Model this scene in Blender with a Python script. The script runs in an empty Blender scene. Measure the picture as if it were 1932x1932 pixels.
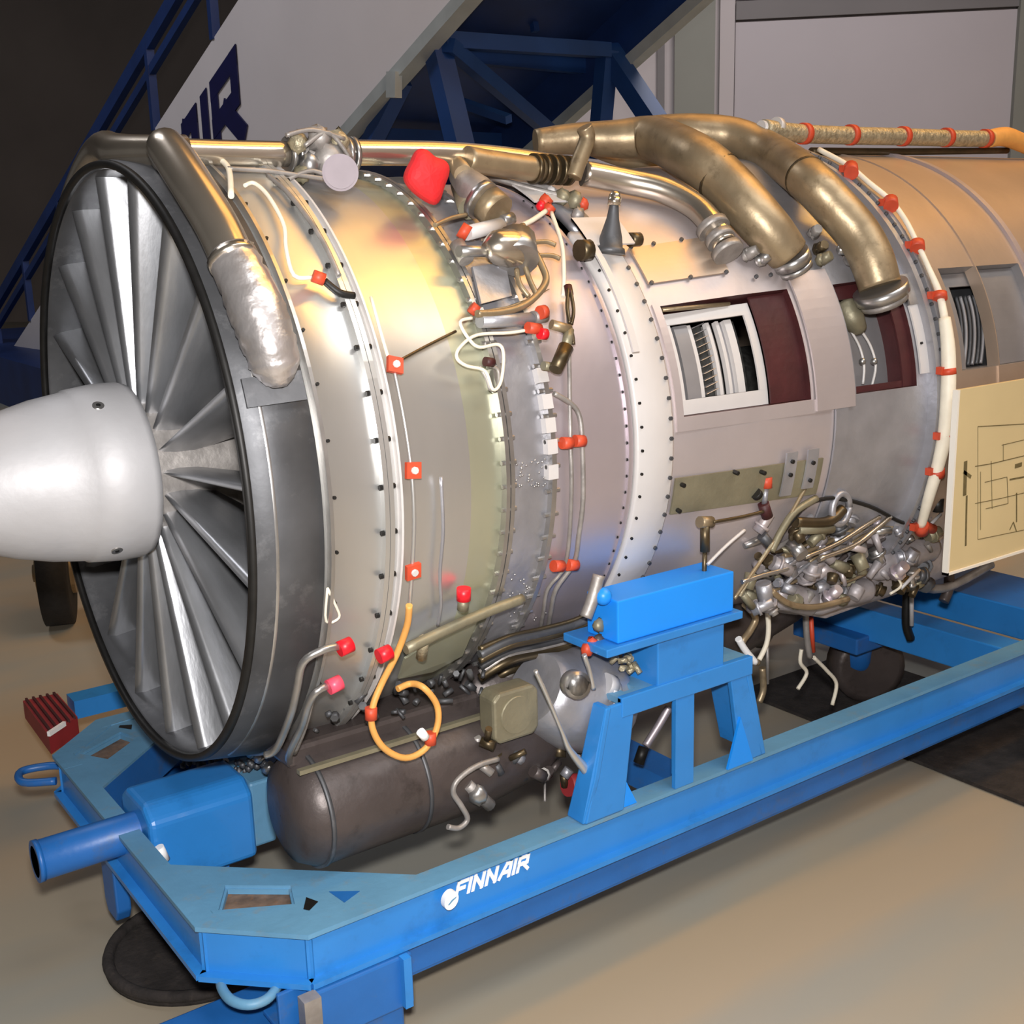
import bpy, math, random
from mathutils import Vector as V, Matrix
random.seed(7)
sc = bpy.context.scene
C = sc.collection
PI = math.pi
AX = 1.05                                   # height of the engine axis above the floor
# ------------------------------------------------------------------ camera
FPX = 2223.73
CAM = V((-0.6683, -2.1329, 0.406 + AX))
CR = V((0.80942255, -0.58662941, -0.02647758)).normalized()
CU = V((0.15685844, 0.1725401, 0.97243269)).normalized()
CF = V((0.56588917, 0.79126219, -0.23167562)).normalized()
cd = bpy.data.cameras.new('camera'); cam = bpy.data.objects.new('camera', cd); C.objects.link(cam)
cd.sensor_width = 36; cd.sensor_fit = 'HORIZONTAL'; cd.lens = FPX / 1932 * 36; cd.clip_start = .05; cd.clip_end = 200
cam.matrix_world = Matrix(((CR.x, CU.x, -CF.x, CAM.x), (CR.y, CU.y, -CF.y, CAM.y), (CR.z, CU.z, -CF.z, CAM.z), (0, 0, 0, 1)))
sc.camera = cam
sc.view_settings.view_transform = 'Standard'; sc.view_settings.look = 'None'
sc.view_settings.gamma = 1; sc.view_settings.use_curve_mapping = False
sc.view_settings.exposure = 0.0
w = bpy.data.worlds.new('hangar air'); sc.world = w; w.use_nodes = True
w.node_tree.nodes['Background'].inputs[0].default_value = (.75, .72, .70, 1)
w.node_tree.nodes['Background'].inputs[1].default_value = 0.08

def area(name, loc, tgt, sx, sy, power, col):
    l = bpy.data.lights.new(name, 'AREA'); l.shape = 'RECTANGLE'; l.size = sx; l.size_y = sy; l.energy = power; l.color = col
    o = bpy.data.objects.new(name, l); C.objects.link(o); o.location = loc
    o.rotation_euler = (V(tgt) - V(loc)).to_track_quat('-Z', 'Y').to_euler(); return o
# camera flash just above the lens, warm hangar lamps, paler fill lights added overhead
area('flash_lamp', CAM + CU * .13 - CF * .04, CAM + CF * 3, .09, .06, 66, (1, .97, .95))
area('overhead_light', (4.0, -1.45, 5.6), (4.0, -1.44, 0), 4.6, .5, 120, (1, .50, .08))
area('overhead_light', (3.6, .6, 5.9), (3.6, .61, 0), 4.4, 2.0, 75, (1, .50, .12))
area('overhead_light', (1.6, -3.8, 5.6), (1.6, -4.6, 0), 4.2, 1.6, 150, (.93, .97, 1))  # cool fill added behind the photographer for pale reflections in the metal
area('overhead_light', (-1.5, 7.5, 6.2), (0, 12, 3), 3.2, 1.6, 70, (.95, .95, 1))  # fill added to lift the dark left wall, no known lamp there
area('overhead_light', (4.2, -3.4, 5.4), (3.2, 0, .3), 3.2, 1.2, 50, (1, .84, .66))
area('overhead_light', (6.3, 3.2, 5.4), (8.2, 7.6, 1.2), 3.0, 1.4, 190, (.97, .96, 1))

area('overhead_light', (-1.2, 4.2, 6.4), (2.8, 5.6, 1.8), 2.4, 1.2, 95, (.97, .96, 1))  # neutral fill added to brighten the stair truck's side panel
# ------------------------------------------------------------------ tools
def ray(u, v): return CF + CR * ((u - 966) / FPX) - CU * ((v - 966) / FPX)
def atY(u, v, y): d = ray(u, v); return CAM + d * ((y - CAM.y) / d.y)
def atX(u, v, x): d = ray(u, v); return CAM + d * ((x - CAM.x) / d.x)
def atZ(u, v, z): d = ray(u, v); return CAM + d * ((z - CAM.z) / d.z)
PROF = [(-1, .54), (0, .54), (.106, .56), (.112, .552), (.218, .555), (.26, .543), (.34, .530), (.477, .515), (.6, .503),
        (.776, .503), (.876, .503), (.95, .512), (1.1, .53), (1.35, .55), (1.55, .572), (1.6, .58), (4, .58)]
def rs(x):
    for (a, ra), (b, rb) in zip(PROF, PROF[1:]):
        if x <= b: return ra + (rb - ra) * (x - a) / (b - a)
    return .58
def on(u, v, off=0.0):                     # point of the engine casing (plus off) seen along a direction
    d = ray(u, v); x = 1.0
    cz = CAM.z - AX
    for _ in range(12):
        r = rs(x) + off
        a = d.y ** 2 + d.z ** 2; b = 2 * (CAM.y * d.y + cz * d.z); c = CAM.y ** 2 + cz ** 2 - r * r
        D = max(b * b - 4 * a * c, 0); P = CAM + d * ((-b - D ** .5) / 2 / a)
        x = .5 * x + .5 * P.x if _ < 8 else P.x
    return P
def E3(x, th, r): t = math.radians(th); return V((x, -r * math.cos(t), AX + r * math.sin(t)))   # th 0 = camera side, 90 = up

class G:
    def __init__(s): s.v = []; s.f = []; s.sm = []
    def add(s, vs, fs, smooth=False):
        n = len(s.v); s.v += [V(p) for p in vs]; s.f += [tuple(n + i for i in f) for f in fs]; s.sm += [smooth] * len(fs); return s
    def hexa(s, p):                        # 8 points: bottom ring 0-3, top ring 4-7
        return s.add(p, [(3, 2, 1, 0), (4, 5, 6, 7), (0, 1, 5, 4), (1, 2, 6, 5), (2, 3, 7, 6), (3, 0, 4, 7)])
    def box(s, a, b):
        x0, y0, z0 = a; x1, y1, z1 = b
        return s.hexa([(x0, y0, z0), (x1, y0, z0), (x1, y1, z0), (x0, y1, z0), (x0, y0, z1), (x1, y0, z1), (x1, y1, z1), (x0, y1, z1)])
    def bar(s, a, b, w, h, up=(0, 0, 1)):  # rectangular bar between two points
        a = V(a); b = V(b); d = (b - a).normalized(); sd = d.cross(V(up))
        if sd.length < 1e-4: sd = d.cross(V((1, 0, 0)))
        sd.normalize(); u = sd.cross(d).normalized(); sd *= w / 2; u *= h / 2
        return s.hexa([a - sd - u, a + sd - u, a + sd + u, a - sd + u, b - sd - u, b + sd - u, b + sd + u, b - sd + u])
    def prism(s, pts, vec):                # polygon extruded along vec
        n = len(pts); vec = V(vec); p = [V(q) for q in pts]
        return s.add(p + [q + vec for q in p], [tuple(range(n))[::-1], tuple(range(n, 2 * n))] + [(i, (i + 1) % n, n + (i + 1) % n, n + i) for i in range(n)])
    def ringplate(s, outer, inner, vec):   # plate with a hole, same vertex count for both loops
        n = len(outer); vec = V(vec); o = [V(q) for q in outer]; i_ = [V(q) for q in inner]
        vs = o + i_ + [q + vec for q in o] + [q + vec for q in i_]; fs = []
        for k in range(n):
            m = (k + 1) % n
            fs += [(k, m, n + m, n + k), (2 * n + k, 3 * n + k, 3 * n + m, 2 * n + m), (k, 2 * n + k, 2 * n + m, m), (n + k, n + m, 3 * n + m, 3 * n + k)]
        return s.add(vs, fs)
    def lathe(s, prof, a0=0, a1=360, n=96, smooth=True, close=False):   # profile of (x, r) about the engine axis
        full = abs(a1 - a0 - 360) < 1e-6; m = n if full else n + 1; k = len(prof); vs = []; fs = []
        for i in range(m):
            th = a0 + (a1 - a0) * i / n
            vs += [E3(x, th, r) for x, r in prof]
        for i in range(n):
            j = (i + 1) % m
            for q in range(k if close else k - 1):
                q2 = (q + 1) % k; fs.append((i * k + q, j * k + q, j * k + q2, i * k + q2))
        if close and not full: fs += [tuple(range(k)), tuple(range(n * k, n * k + k))[::-1]]
        return s.add(vs, fs, smooth)
    def band(s, x0, x1, r0, r1, a0=0, a1=360, n=96): return s.lathe([(x0, r0), (x1, r0), (x1, r1), (x0, r1)], a0, a1, n, False, True)
    def tube(s, pts, r, n=10, sub=4, caps=True, spline=True):
        p = [V(q) for q in pts]; rr = list(r) if isinstance(r, (list, tuple)) else [r] * len(p)
        if spline and len(p) > 2:
            q = []; qr = []
            for i in range(len(p) - 1):
                p0 = p[max(i - 1, 0)]; p1 = p[i]; p2 = p[i + 1]; p3 = p[min(i + 2, len(p) - 1)]
                for k in range(sub):
                    t = k / sub
                    q.append(.5 * ((2 * p1) + (p2 - p0) * t + (2 * p0 - 5 * p1 + 4 * p2 - p3) * t * t + (3 * p1 - p0 - 3 * p2 + p3) * t ** 3)); qr.append(rr[i] + (rr[i + 1] - rr[i]) * t)
            q.append(p[-1]); qr.append(rr[-1]); p = q; rr = qr
        vs = []; fs = []; u = None
        for i, c in enumerate(p):
            d = (p[min(i + 1, len(p) - 1)] - p[max(i - 1, 0)])
            d = d.normalized() if d.length > 1e-9 else V((1, 0, 0))
            if u is None:
                u = d.cross(V((0, 0, 1)))
                if u.length < .1: u = d.cross(V((0, 1, 0)))
            u = (u - d * u.dot(d)).normalized(); w_ = d.cross(u)
            vs += [c + (u * math.cos(2 * PI * k / n) + w_ * math.sin(2 * PI * k / n)) * rr[i] for k in range(n)]
        for i in range(len(p) - 1):
            fs += [(i * n + k, i * n + (k + 1) % n, (i + 1) * n + (k + 1) % n, (i + 1) * n + k) for k in range(n)]
        s.add(vs, fs, True)
        if caps:
            b = len(s.v) - len(vs); s.f += [tuple(b + k for k in range(n))[::-1], tuple(b + len(vs) - n + k for k in range(n))]; s.sm += [False, False]
        return s
    def cyl(s, a, b, r, r2=None, n=20): return s.tube([a, b], [r, r if r2 is None else r2], n, 1, True, False)
    def blob(s, c, rx, ry=None, rz=None, n=12, j=0):
        ry = ry or rx; rz = rz or rx; vs = []; fs = []; c = V(c)
        for i in range(n // 2 + 1):
            a = PI * i / (n // 2)
            for k in range(n):
                q = 1 + (random.uniform(-j, j) if j else 0); b = 2 * PI * k / n
                vs.append(c + V((rx * math.sin(a) * math.cos(b), ry * math.sin(a) * math.sin(b), rz * math.cos(a))) * q)
        for i in range(n // 2):
            fs += [(i * n + k, i * n + (k + 1) % n, (i + 1) * n + (k + 1) % n, (i + 1) * n + k) for k in range(n)]
        return s.add(vs, fs, True)

def lin(c): return tuple(((x / 255) / 12.92 if x / 255 <= .04045 else ((x / 255 + .055) / 1.055) ** 2.4) for x in c) + (1,)
MATS = {}
def mat(name, col, metal=0, rough=.5, var=.12, scale=8, bump=.0, bscale=60, dirt=None, dirt_amt=.35, stretch=None, coat=0):
    m = bpy.data.materials.new(name); m.use_nodes = True; nt = m.node_tree; N = nt.nodes; L = nt.links; b = N['Principled BSDF']
    tc = N.new('ShaderNodeTexCoord'); mp = N.new('ShaderNodeMapping'); L.new(tc.outputs['Object'], mp.inputs[0])
    if stretch: mp.inputs['Scale'].default_value = stretch
    n1 = N.new('ShaderNodeTexNoise'); n1.inputs['Scale'].default_value = scale; n1.inputs['Detail'].default_value = 5; L.new(mp.outputs[0], n1.inputs[0])
    rp = N.new('ShaderNodeValToRGB'); c = lin(col)
    rp.color_ramp.elements[0].position = .3; rp.color_ramp.elements[1].position = .7
    rp.color_ramp.elements[0].color = tuple(x * (1 - var) for x in c[:3]) + (1,); rp.color_ramp.elements[1].color = tuple(min(x * (1 + var), 1) for x in c[:3]) + (1,)
    L.new(n1.outputs[0], rp.inputs[0]); out = rp.outputs[0]
    if dirt:
        n2 = N.new('ShaderNodeTexNoise'); n2.inputs['Scale'].default_value = scale * 1.7; n2.inputs['Detail'].default_value = 8; n2.inputs['Roughness'].default_value = .7; L.new(mp.outputs[0], n2.inputs[0])
        r2 = N.new('ShaderNodeValToRGB'); r2.color_ramp.elements[0].position = .55; r2.color_ramp.elements[1].position = .72
        mx = N.new('ShaderNodeMix'); mx.data_type = 'RGBA'; ml = N.new('ShaderNodeMath'); ml.operation = 'MULTIPLY'; ml.inputs[1].default_value = dirt_amt
        L.new(n2.outputs[0], r2.inputs[0]); L.new(r2.outputs[0], ml.inputs[0]); L.new(ml.outputs[0], mx.inputs[0]); L.new(out, mx.inputs[6]); mx.inputs[7].default_value = lin(dirt); out = mx.outputs[2]
    L.new(out, b.inputs['Base Color']); b.inputs['Metallic'].default_value = metal; b.inputs['Roughness'].default_value = rough
    b.inputs['Coat Weight'].default_value = coat
    if bump:
        n3 = N.new('ShaderNodeTexNoise'); n3.inputs['Scale'].default_value = bscale; n3.inputs['Detail'].default_value = 4; L.new(mp.outputs[0], n3.inputs[0])
        bp = N.new('ShaderNodeBump'); bp.inputs['Strength'].default_value = bump; bp.inputs['Distance'].default_value = .01; L.new(n3.outputs[0], bp.inputs['Height']); L.new(bp.outputs[0], b.inputs['Normal'])
    MATS[name] = m; return m
M = MATS
mat('steel', (176, 174, 172), .85, .32, .15, 20)
mat('dull steel', (154, 149, 145), .5, .5, .25, 25, .15)
mat('pipe silver', (205, 195, 180), .9, .24, .08, 12)
mat('pipe bronze', (158, 140, 112), .6, .42, .2, 14, .1, 40, dirt=(70, 52, 30), dirt_amt=.5)
mat('pipe dark', (96, 84, 64), .8, .4, .25, 18)
mat('case silver', (212, 212, 210), .8, .33, .05, 6, .03, 30, stretch=(1, .3, .3))
mat('case green', (200, 202, 178), .75, .38, .06, 7, .03, 30)
mat('case grey', (172, 172, 178), .65, .42, .12, 14, .12, 50)
mat('case mauve', (198, 188, 194), .7, .42, .05, 6, .03)
mat('case pink', (194, 184, 184), .55, .45, .06, 6, .04)
mat('case beige', (190, 170, 152), .6, .42, .07, 7, .04)
mat('gauge', (150, 140, 146), 0, .7, .08, 20)
mat('white paint', (204, 200, 198), .1, .45, .04, 10, .05)
mat('spinner', (188, 187, 189), .2, .55, .05, 10, .06, 60)
mat('vane', (172, 174, 178), .8, .34, .22, 5, .1, 14, stretch=(3, 1, 1))
mat('rim dark', (88, 89, 92), .6, .52, .25, 9, .1, 20, dirt=(150, 150, 152), dirt_amt=.35)
mat('black metal', (30, 29, 28), .3, .5, .3, 30)
mat('black rubber', (22, 21, 21), 0, .8, .3, 40, .2)
mat('oil brown', (78, 70, 68), .35, .42, .18, 9, .1, dirt=(36, 30, 28), dirt_amt=.6)
mat('tan metal', (140, 134, 112), .5, .5, .15, 14, .15)
mat('maroon', (66, 26, 28), 0, .55, .2, 20, .1)
mat('window grey', (150, 148, 150), .5, .45, .1, 12)
mat('window dark', (72, 72, 70), .6, .5, .4, 60, .3)
mat('orange rubber', (196, 72, 44), 0, .5, .1, 40)
mat('red cap', (222, 26, 40), 0, .4, .06, 20)
mat('red cloth', (226, 38, 44), 0, .7, .08, 12, .3, 14)
mat('pink cap', (240, 80, 105), 0, .4, .06, 20)
mat('yellow cable', (220, 160, 84), 0, .5, .08, 40)
mat('white cable', (232, 224, 205), 0, .5, .05, 40)
mat('casting', (166, 160, 162), .35, .5, .15, 30, .15)
mat('foil', (214, 208, 206), .8, .32, .1, 12, .5, 18)
mat('braid', (176, 166, 140), .6, .5, .3, 90, .4, 120)
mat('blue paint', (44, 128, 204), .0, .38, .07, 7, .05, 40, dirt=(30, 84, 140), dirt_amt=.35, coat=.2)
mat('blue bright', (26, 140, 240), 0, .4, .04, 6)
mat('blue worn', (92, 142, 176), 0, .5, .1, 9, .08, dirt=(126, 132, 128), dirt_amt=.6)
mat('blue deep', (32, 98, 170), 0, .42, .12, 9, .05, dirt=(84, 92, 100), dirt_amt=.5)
mat('rust', (112, 92, 78), .1, .7, .35, 40, .2, dirt=(150, 96, 44), dirt_amt=.6)
mat('white print', (245, 245, 245), 0, .5, .02, 10)
mat('poster', (208, 188, 142), 0, .6, .05, 5)
mat('poster edge', (232, 226, 214), 0, .5, .02, 5)
mat('poster ink', (104, 92, 58), 0, .7, .25, 60)
mat('red tread', (140, 40, 44), 0, .6, .15, 20)
mat('truck white', (216, 212, 216), 0, .55, .03, 1.5)
mat('truck navy', (24, 50, 104), 0, .5, .2, 3)
mat('truck blue', (24, 62, 122), 0, .5, .15, 3)
mat('letter navy', (16, 18, 72), 0, .5, .1, 10)
mat('grey edge', (176, 184, 186), .2, .5, .1, 6)
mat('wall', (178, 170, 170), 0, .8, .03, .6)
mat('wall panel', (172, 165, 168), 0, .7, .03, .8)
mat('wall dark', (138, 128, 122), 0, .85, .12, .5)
mat('wall column', (126, 126, 118), 0, .75, .05, 1)
mat('wall stripe', (112, 108, 108), 0, .75, .05, 1)
mat('ceiling', (110, 104, 98), 0, .85, .1, .6)
mat('mat rubber', (44, 39, 37), 0, .9, .4, 22, .5, 50, dirt=(78, 68, 60), dirt_amt=.4)
# floor: painted concrete, grey worn into warm patches
fm = mat('floor', (150, 150, 142), 0, .42, .05, .5, .02, 30)
nt = fm.node_tree; N = nt.nodes; L = nt.links
b = N['Principled BSDF']; src = b.inputs['Base Color'].links[0].from_socket
wv = N.new('ShaderNodeTexNoise'); wv.inputs['Scale'].default_value = 1.3; wv.inputs['Detail'].default_value = 3
mp = N.new('ShaderNodeMapping'); mp.inputs['Rotation'].default_value = (0, 0, .9); mp.inputs['Scale'].default_value = (.5, 1.6, 1)
tc = N.new('ShaderNodeTexCoord'); L.new(tc.outputs['Object'], mp.inputs[0]); L.new(mp.outputs[0], wv.inputs[0])
r2 = N.new('ShaderNodeValToRGB'); r2.color_ramp.elements[0].position = .42; r2.color_ramp.elements[1].position = .6
mx = N.new('ShaderNodeMix'); mx.data_type = 'RGBA'; L.new(wv.outputs[0], r2.inputs[0]); L.new(r2.outputs[0], mx.inputs[0]); L.new(src, mx.inputs[6]); mx.inputs[7].default_value = lin((166, 154, 134)); L.new(mx.outputs[2], b.inputs['Base Color'])

def obj(name, g, m, parent=None, **kw):
    me = bpy.data.meshes.new(name); me.from_pydata(g.v, [], g.f); me.materials.append(M[m])
    me.polygons.foreach_set('use_smooth', g.sm); me.update()
    import bmesh
    bm = bmesh.new(); bm.from_mesh(me); bmesh.ops.recalc_face_normals(bm, faces=bm.faces); bm.to_mesh(me); bm.free()
    o = bpy.data.objects.new(name, me); C.objects.link(o)
    if parent is not None:
        o.parent = parent
        if parent.type == 'EMPTY': o.matrix_parent_inverse = Matrix.Translation(-parent.location)
    for k, v in kw.items(): o[k] = v
    return o
def bev(o, wd=.004, seg=2):
    m = o.modifiers.new('bevel', 'BEVEL'); m.width = wd; m.segments = seg; m.limit_method = 'ANGLE'; m.harden_normals = False; return o
def thing(name, loc, label, cat, group=None):
    o = bpy.data.objects.new(name, None); o.empty_display_size = .1; C.objects.link(o); o.location = loc
    o['label'] = label; o['category'] = cat
    if group: o['group'] = group
    return o
def inst(name, me, loc, rot, parent, **kw):
    o = bpy.data.objects.new(name, me); C.objects.link(o); o.parent = parent
    off = -parent.location if parent.type == 'EMPTY' else V((0, 0, 0))
    o.matrix_basis = Matrix.Translation(V(loc) + off) @ rot
    for k, v in kw.items(): o[k] = v
    return o

# ------------------------------------------------------------------ the hangar
psi = math.atan2(CR.y, CR.x) - math.radians(7)
WD = V((math.cos(psi), math.sin(psi), 0)); WN = V((-WD.y, WD.x, 0)); WC = CAM + V((.58, .815, 0)) * 14; WC.z = 0
def wl(s, z, n=0): p = WC + WD * s - WN * n; return V((p.x, p.y, z))
def onwall(u, v, n=0):
    d = ray(u, v); P0 = wl(0, 0, n); p = CAM + d * ((P0 - CAM).dot(WN) / d.dot(WN)); return (p - WC).dot(WD), p.z
def wallbox(g, s0, s1, z0, z1, n0, n1):
    return g.hexa([wl(s0, z0, n0), wl(s1, z0, n0), wl(s1, z0, n1), wl(s0, z0, n1), wl(s0, z1, n0), wl(s1, z1, n0), wl(s1, z1, n1), wl(s0, z1, n1)])
g = G(); g.add([(-16, -9, 0), (22, -9, 0), (22, 30, 0), (-16, 30, 0)], [(0, 1, 2, 3)]); obj('floor', g, 'floor', kind='structure', label='grey painted concrete hangar floor')
HT = 7
sL = onwall(560, 300)[0]
g = wallbox(G(), sL, 12, 0, HT, -.2, 0); obj('wall_back', g, 'wall', kind='structure')
cs = [wl(sL, 0), wl(sL, 0) + WN * 9, wl(sL, 0) + WN * 9 - WD * 19]
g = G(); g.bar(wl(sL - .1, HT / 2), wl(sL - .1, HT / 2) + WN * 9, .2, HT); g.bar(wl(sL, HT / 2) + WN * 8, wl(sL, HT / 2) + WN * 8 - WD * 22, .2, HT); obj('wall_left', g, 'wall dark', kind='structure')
g = G(); g.add([(-16, -9, HT), (22, -9, HT), (22, 30, HT), (-16, 30, HT)], [(3, 2, 1, 0)]); obj('ceiling', g, 'ceiling', kind='structure')
g = G(); g.box((-16, -6.2, 0), (22, -6, HT)); obj('wall_front', g, 'wall', kind='structure')
g = G(); g.bar(wl(12, HT / 2), wl(12, HT / 2) - WN * 22, .2, HT); obj('wall_right', g, 'wall', kind='structure')
# sliding door on the back wall: column, jambs, big grey leaf with a darker header strip
s0 = onwall(1272, 200)[0]; s1 = onwall(1347, 200)[0]; g = wallbox(G(), s0, s1, 0, HT, 0, .12); obj('trim_1', g, 'wall column', kind='structure')
s2 = onwall(1356, 200)[0]; s3 = onwall(1383, 200)[0]; g = wallbox(G(), s2, s3, 0, HT, 0, .09); obj('trim_2', g, 'wall', kind='structure')
s4 = onwall(1385, 200)[0]; s5 = onwall(1905, 200)[0]; zt = onwall(1640, 28)[1]; zb = onwall(1640, 8)[1]
dr = obj('door_1', wallbox(G(), s4, s5, 0, zt - .02, 0, .05), 'wall panel', kind='structure', label='large pale grey hangar door leaf')
obj('door_2', wallbox(wallbox(G(), s4, onwall(1722, 5)[0], zb + .1, HT, 0, .05), onwall(1728, 5)[0], s5, zb + .1, HT, 0, .05), 'wall panel', kind='structure')
obj('trim_3', wallbox(G(), s4, s5, zt, zb + .08, 0, .1), 'wall stripe', kind='structure')
obj('trim_4', wallbox(G(), s5, s5 + .35, 0, HT, 0, .16), 'wall column', kind='structure')
s6 = onwall(1240, 200)[0]; obj('trim_5', wallbox(G(), s6, s6 + .08, 0, HT, 0, .05), 'wall stripe', kind='structure')

# ------------------------------------------------------------------ airstair truck behind the engine
D = V((.0914, -.8876, .4515)).normalized(); Hh = V((D.x, D.y, 0)).normalized(); W_ = V((-Hh.y, Hh.x, 0))
P0 = CAM + ray(290, 246) * 9.0
def onpl(u, v, off=0): d = ray(u, v); return CAM + d * ((P0 + W_ * off - CAM).dot(W_) / d.dot(W_))
truck = thing('airstair_truck', (P0.x, P0.y, 0), 'boarding stairs with white side panel and navy lattice frame behind the engine', 'stairs')
def st(s, z, wd=0): return P0 + D * s + V((0, 0, z)) + W_ * wd      # s up the slope, z above the panel's upper edge line
PHh = 1.53
g = G(); g.hexa([st(-6.0, -PHh), st(6, -PHh), st(6, -PHh, .05), st(-6.0, -PHh, .05), st(-6.0, 0), st(6, 0), st(6, 0, .05), st(-6.0, 0, .05)]); obj('side_panel', g, 'truck white', truck, label='white side panel with navy letters')
g = G(); g.hexa([st(-6.0, -PHh - .03, -.03), st(6, -PHh - .03, -.03), st(6, -PHh - .03, .08), st(-6, -PHh - .03, .08), st(-6, -PHh + .05, -.03), st(6, -PHh + .05, -.03), st(6, -PHh + .05, .08), st(-6, -PHh + .05, .08)])
g.bar(onpl(735, 160, -.03), onpl(752, 160, -.03), .05, .14); obj('edge_strip', g, 'grey edge', truck)
WDT = 1.54
g = G(); g.hexa([st(-6, -PHh - .02, WDT), st(6, -PHh - .02, WDT), st(6, -PHh - .02, WDT + .05), st(-6, -PHh - .02, WDT + .05), st(-6, -.1, WDT), st(6, -.1, WDT), st(6, -.1, WDT + .05), st(-6, -.1, WDT + .05)]); obj('side_panel', g, 'truck navy', truck)
g = G(); g.hexa([st(-6, -PHh - .08, WDT - .02), st(6, -PHh - .08, WDT - .02), st(6, -PHh - .08, WDT + .07), st(-6, -PHh - .08, WDT + .07), st(-6, -PHh, WDT - .02), st(6, -PHh, WDT - .02), st(6, -PHh, WDT + .07), st(-6, -PHh, WDT + .07)]); obj('edge_strip', g, 'grey edge', truck)
g = G(); g.hexa([st(-6, -PHh + .32, .05), st(6, -PHh + .32, .05), st(6, -PHh + .32, WDT), st(-6, -PHh + .32, WDT), st(-6, -PHh + .36, .05), st(6, -PHh + .36, .05), st(6, -PHh + .36, WDT), st(-6, -PHh + .36, WDT)]); obj('underside', g, 'truck navy', truck)
for k in range(9):
    s = -3.2 + k * .95
    g = G(); g.bar(st(s, -PHh + .2, .05), st(s, -PHh + .2, WDT), .07, .12); obj('cross_beam', g, 'truck blue', truck)
# supporting frame under the stairs, in the plane between the two side panels
def mid(u, v, wd): return onpl(u, v, wd)
for (a, b, wd, t) in [((835, 75), (1145, 95), None, .11), ((822, 80), (872, 290), .12, .15), ((845, 85), (1040, 250), None, .10), ((1146, 95), (1128, 300), WDT - .1, .13), ((1146, 95), (1250, 250), WDT - .05, .15), ((760, 150), (690, 290), .1, .12), ((860, 190), (960, 225), .5, .06), ((1000, 0), (1010, 60), 1.0, .05)]:
    if wd is None: pa = mid(a[0], a[1], .12); pb = mid(b[0], b[1], WDT - .12)
    else: pa = mid(a[0], a[1], wd); pb = mid(b[0], b[1], wd)
    g = G(); g.bar(pa, pb, t * .78, t * .78, (0, 1, 0)); obj('frame_beam', g, 'truck blue', truck)
# dark lower bay behind the frame
g = G(); g.hexa([st(-6, -PHh - 1.3, .5), st(2.0, -PHh - 2.2, .5), st(2.0, -PHh - 2.2, .6), st(-6, -PHh - 1.3, .6), st(-6, -PHh + .3, .5), st(2.0, -PHh + .3, .5), st(2.0, -PHh + .3, .6), st(-6, -PHh + .3, .6)])
# handrail on the near side above the panel, with posts
g = G(); g.bar(st(-5, .62, .02), st(6, .62, .02), .06, .1); obj('handrail', g, 'truck navy', truck)
g = G(); g.bar(st(-5, .42, .02), st(6, .42, .02), .05, .06); obj('handrail', g, 'truck navy', truck)
for k in range(9):
    g = G(); g.bar(st(-4.6 + k * 1.15, 0, .02), st(-4.6 + k * 1.15, .62, .02), .06, .06, (0, 1, 0)); obj('rail_post', g, 'truck navy', truck)
g = G(); g.bar(st(-5, .62, WDT), st(6, .62, WDT), .06, .1); obj('handrail', g, 'truck navy', truck)
g = G(); g.hexa([st(.6, -.05, WDT - .12), st(6, -.05, WDT - .12), st(6, -.05, WDT - .08), st(.6, -.05, WDT - .08), st(.6, .5, WDT - .12), st(6, .5, WDT - .12), st(6, .5, WDT - .08), st(.6, .5, WDT - .08)]); obj('balustrade', g, 'tan metal', truck)
for k in range(22):
    g = G(); s = -5 + k * .5; g = G(); a = st(s, -.25, .08)
    g.hexa([a, a + W_ * (WDT - .1), a + W_ * (WDT - .1) + Hh * .28, a + Hh * .28, a + V((0, 0, .03)), a + W_ * (WDT - .1) + V((0, 0, .03)), a + W_ * (WDT - .1) + Hh * .28 + V((0, 0, .03)), a + Hh * .28 + V((0, 0, .03))]); obj('stair_tread', g, 'tan metal', truck)
# chassis low at the left end
cb = onpl(40, 740, -.1)
g = G(); q = [onpl(-120, 745, -.02), onpl(560, 745, -.02)]
g.box((q[0].x - .1, q[1].y, .45), (q[0].x + 1.4, q[0].y, q[0].z)); obj('chassis', g, 'truck navy', truck)
g = G(); a = onpl(-60, 700, -.02); b2 = onpl(85, 704, -.02); g.bar(a, b2, .03, .13); obj('stripe', g, 'black metal', truck)
for yy in (5.2, 8.6):
    for xx in (P0.x + .15, P0.x + 1.4):
        g = G(); g.cyl((xx - .12, yy, .42), (xx + .12, yy, .42), .42, n=32); wv_ = obj('wheel', g, 'black rubber', truck)
        g = G(); g.cyl((xx - .14, yy, .42), (xx + .14, yy, .42), .2, n=24); obj('hub_cap', g, 'dull steel', wv_)
# letters: strokes in a unit cell, sheared in the panel plane
LET = {'F': [((0, 0), (0, 1)), ((0, 1), (.8, 1)), ((0, .52), (.6, .52))], 'I': [((0, 0), (0, 1))], 'N': [((0, 0), (0, 1)), ((0, 1), (.8, 0)), ((.8, 0), (.8, 1))],
       'A': [((0, 0), (.5, 1)), ((.5, 1), (.9, 1)), ((.9, 1), (.9, 0)), ((.25, .36), (.9, .36))], 'R': [((0, 0), (0, 1)), ((0, 1), (.8, 1)), ((.8, 1), (.8, .5)), ((.8, .5), (0, .5)), ((.4, .5), (.95, 0))]}
LW = {'F': 1.15, 'I': .42, 'N': 1.25, 'A': 1.35, 'R': 1.2}
def stroke(g, o, e1, e2, n, a, b, w_):
    a2 = V((a[0], a[1], 0)); b2 = V((b[0], b[1], 0)); d = (b2 - a2).normalized(); p = V((-d.y, d.x, 0)) * w_ / 2; a2 -= d * w_ / 2; b2 += d * w_ / 2
    g.prism([o + e1 * q.x + e2 * q.y for q in (a2 - p, b2 - p, b2 + p, a2 + p)], n)
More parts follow.
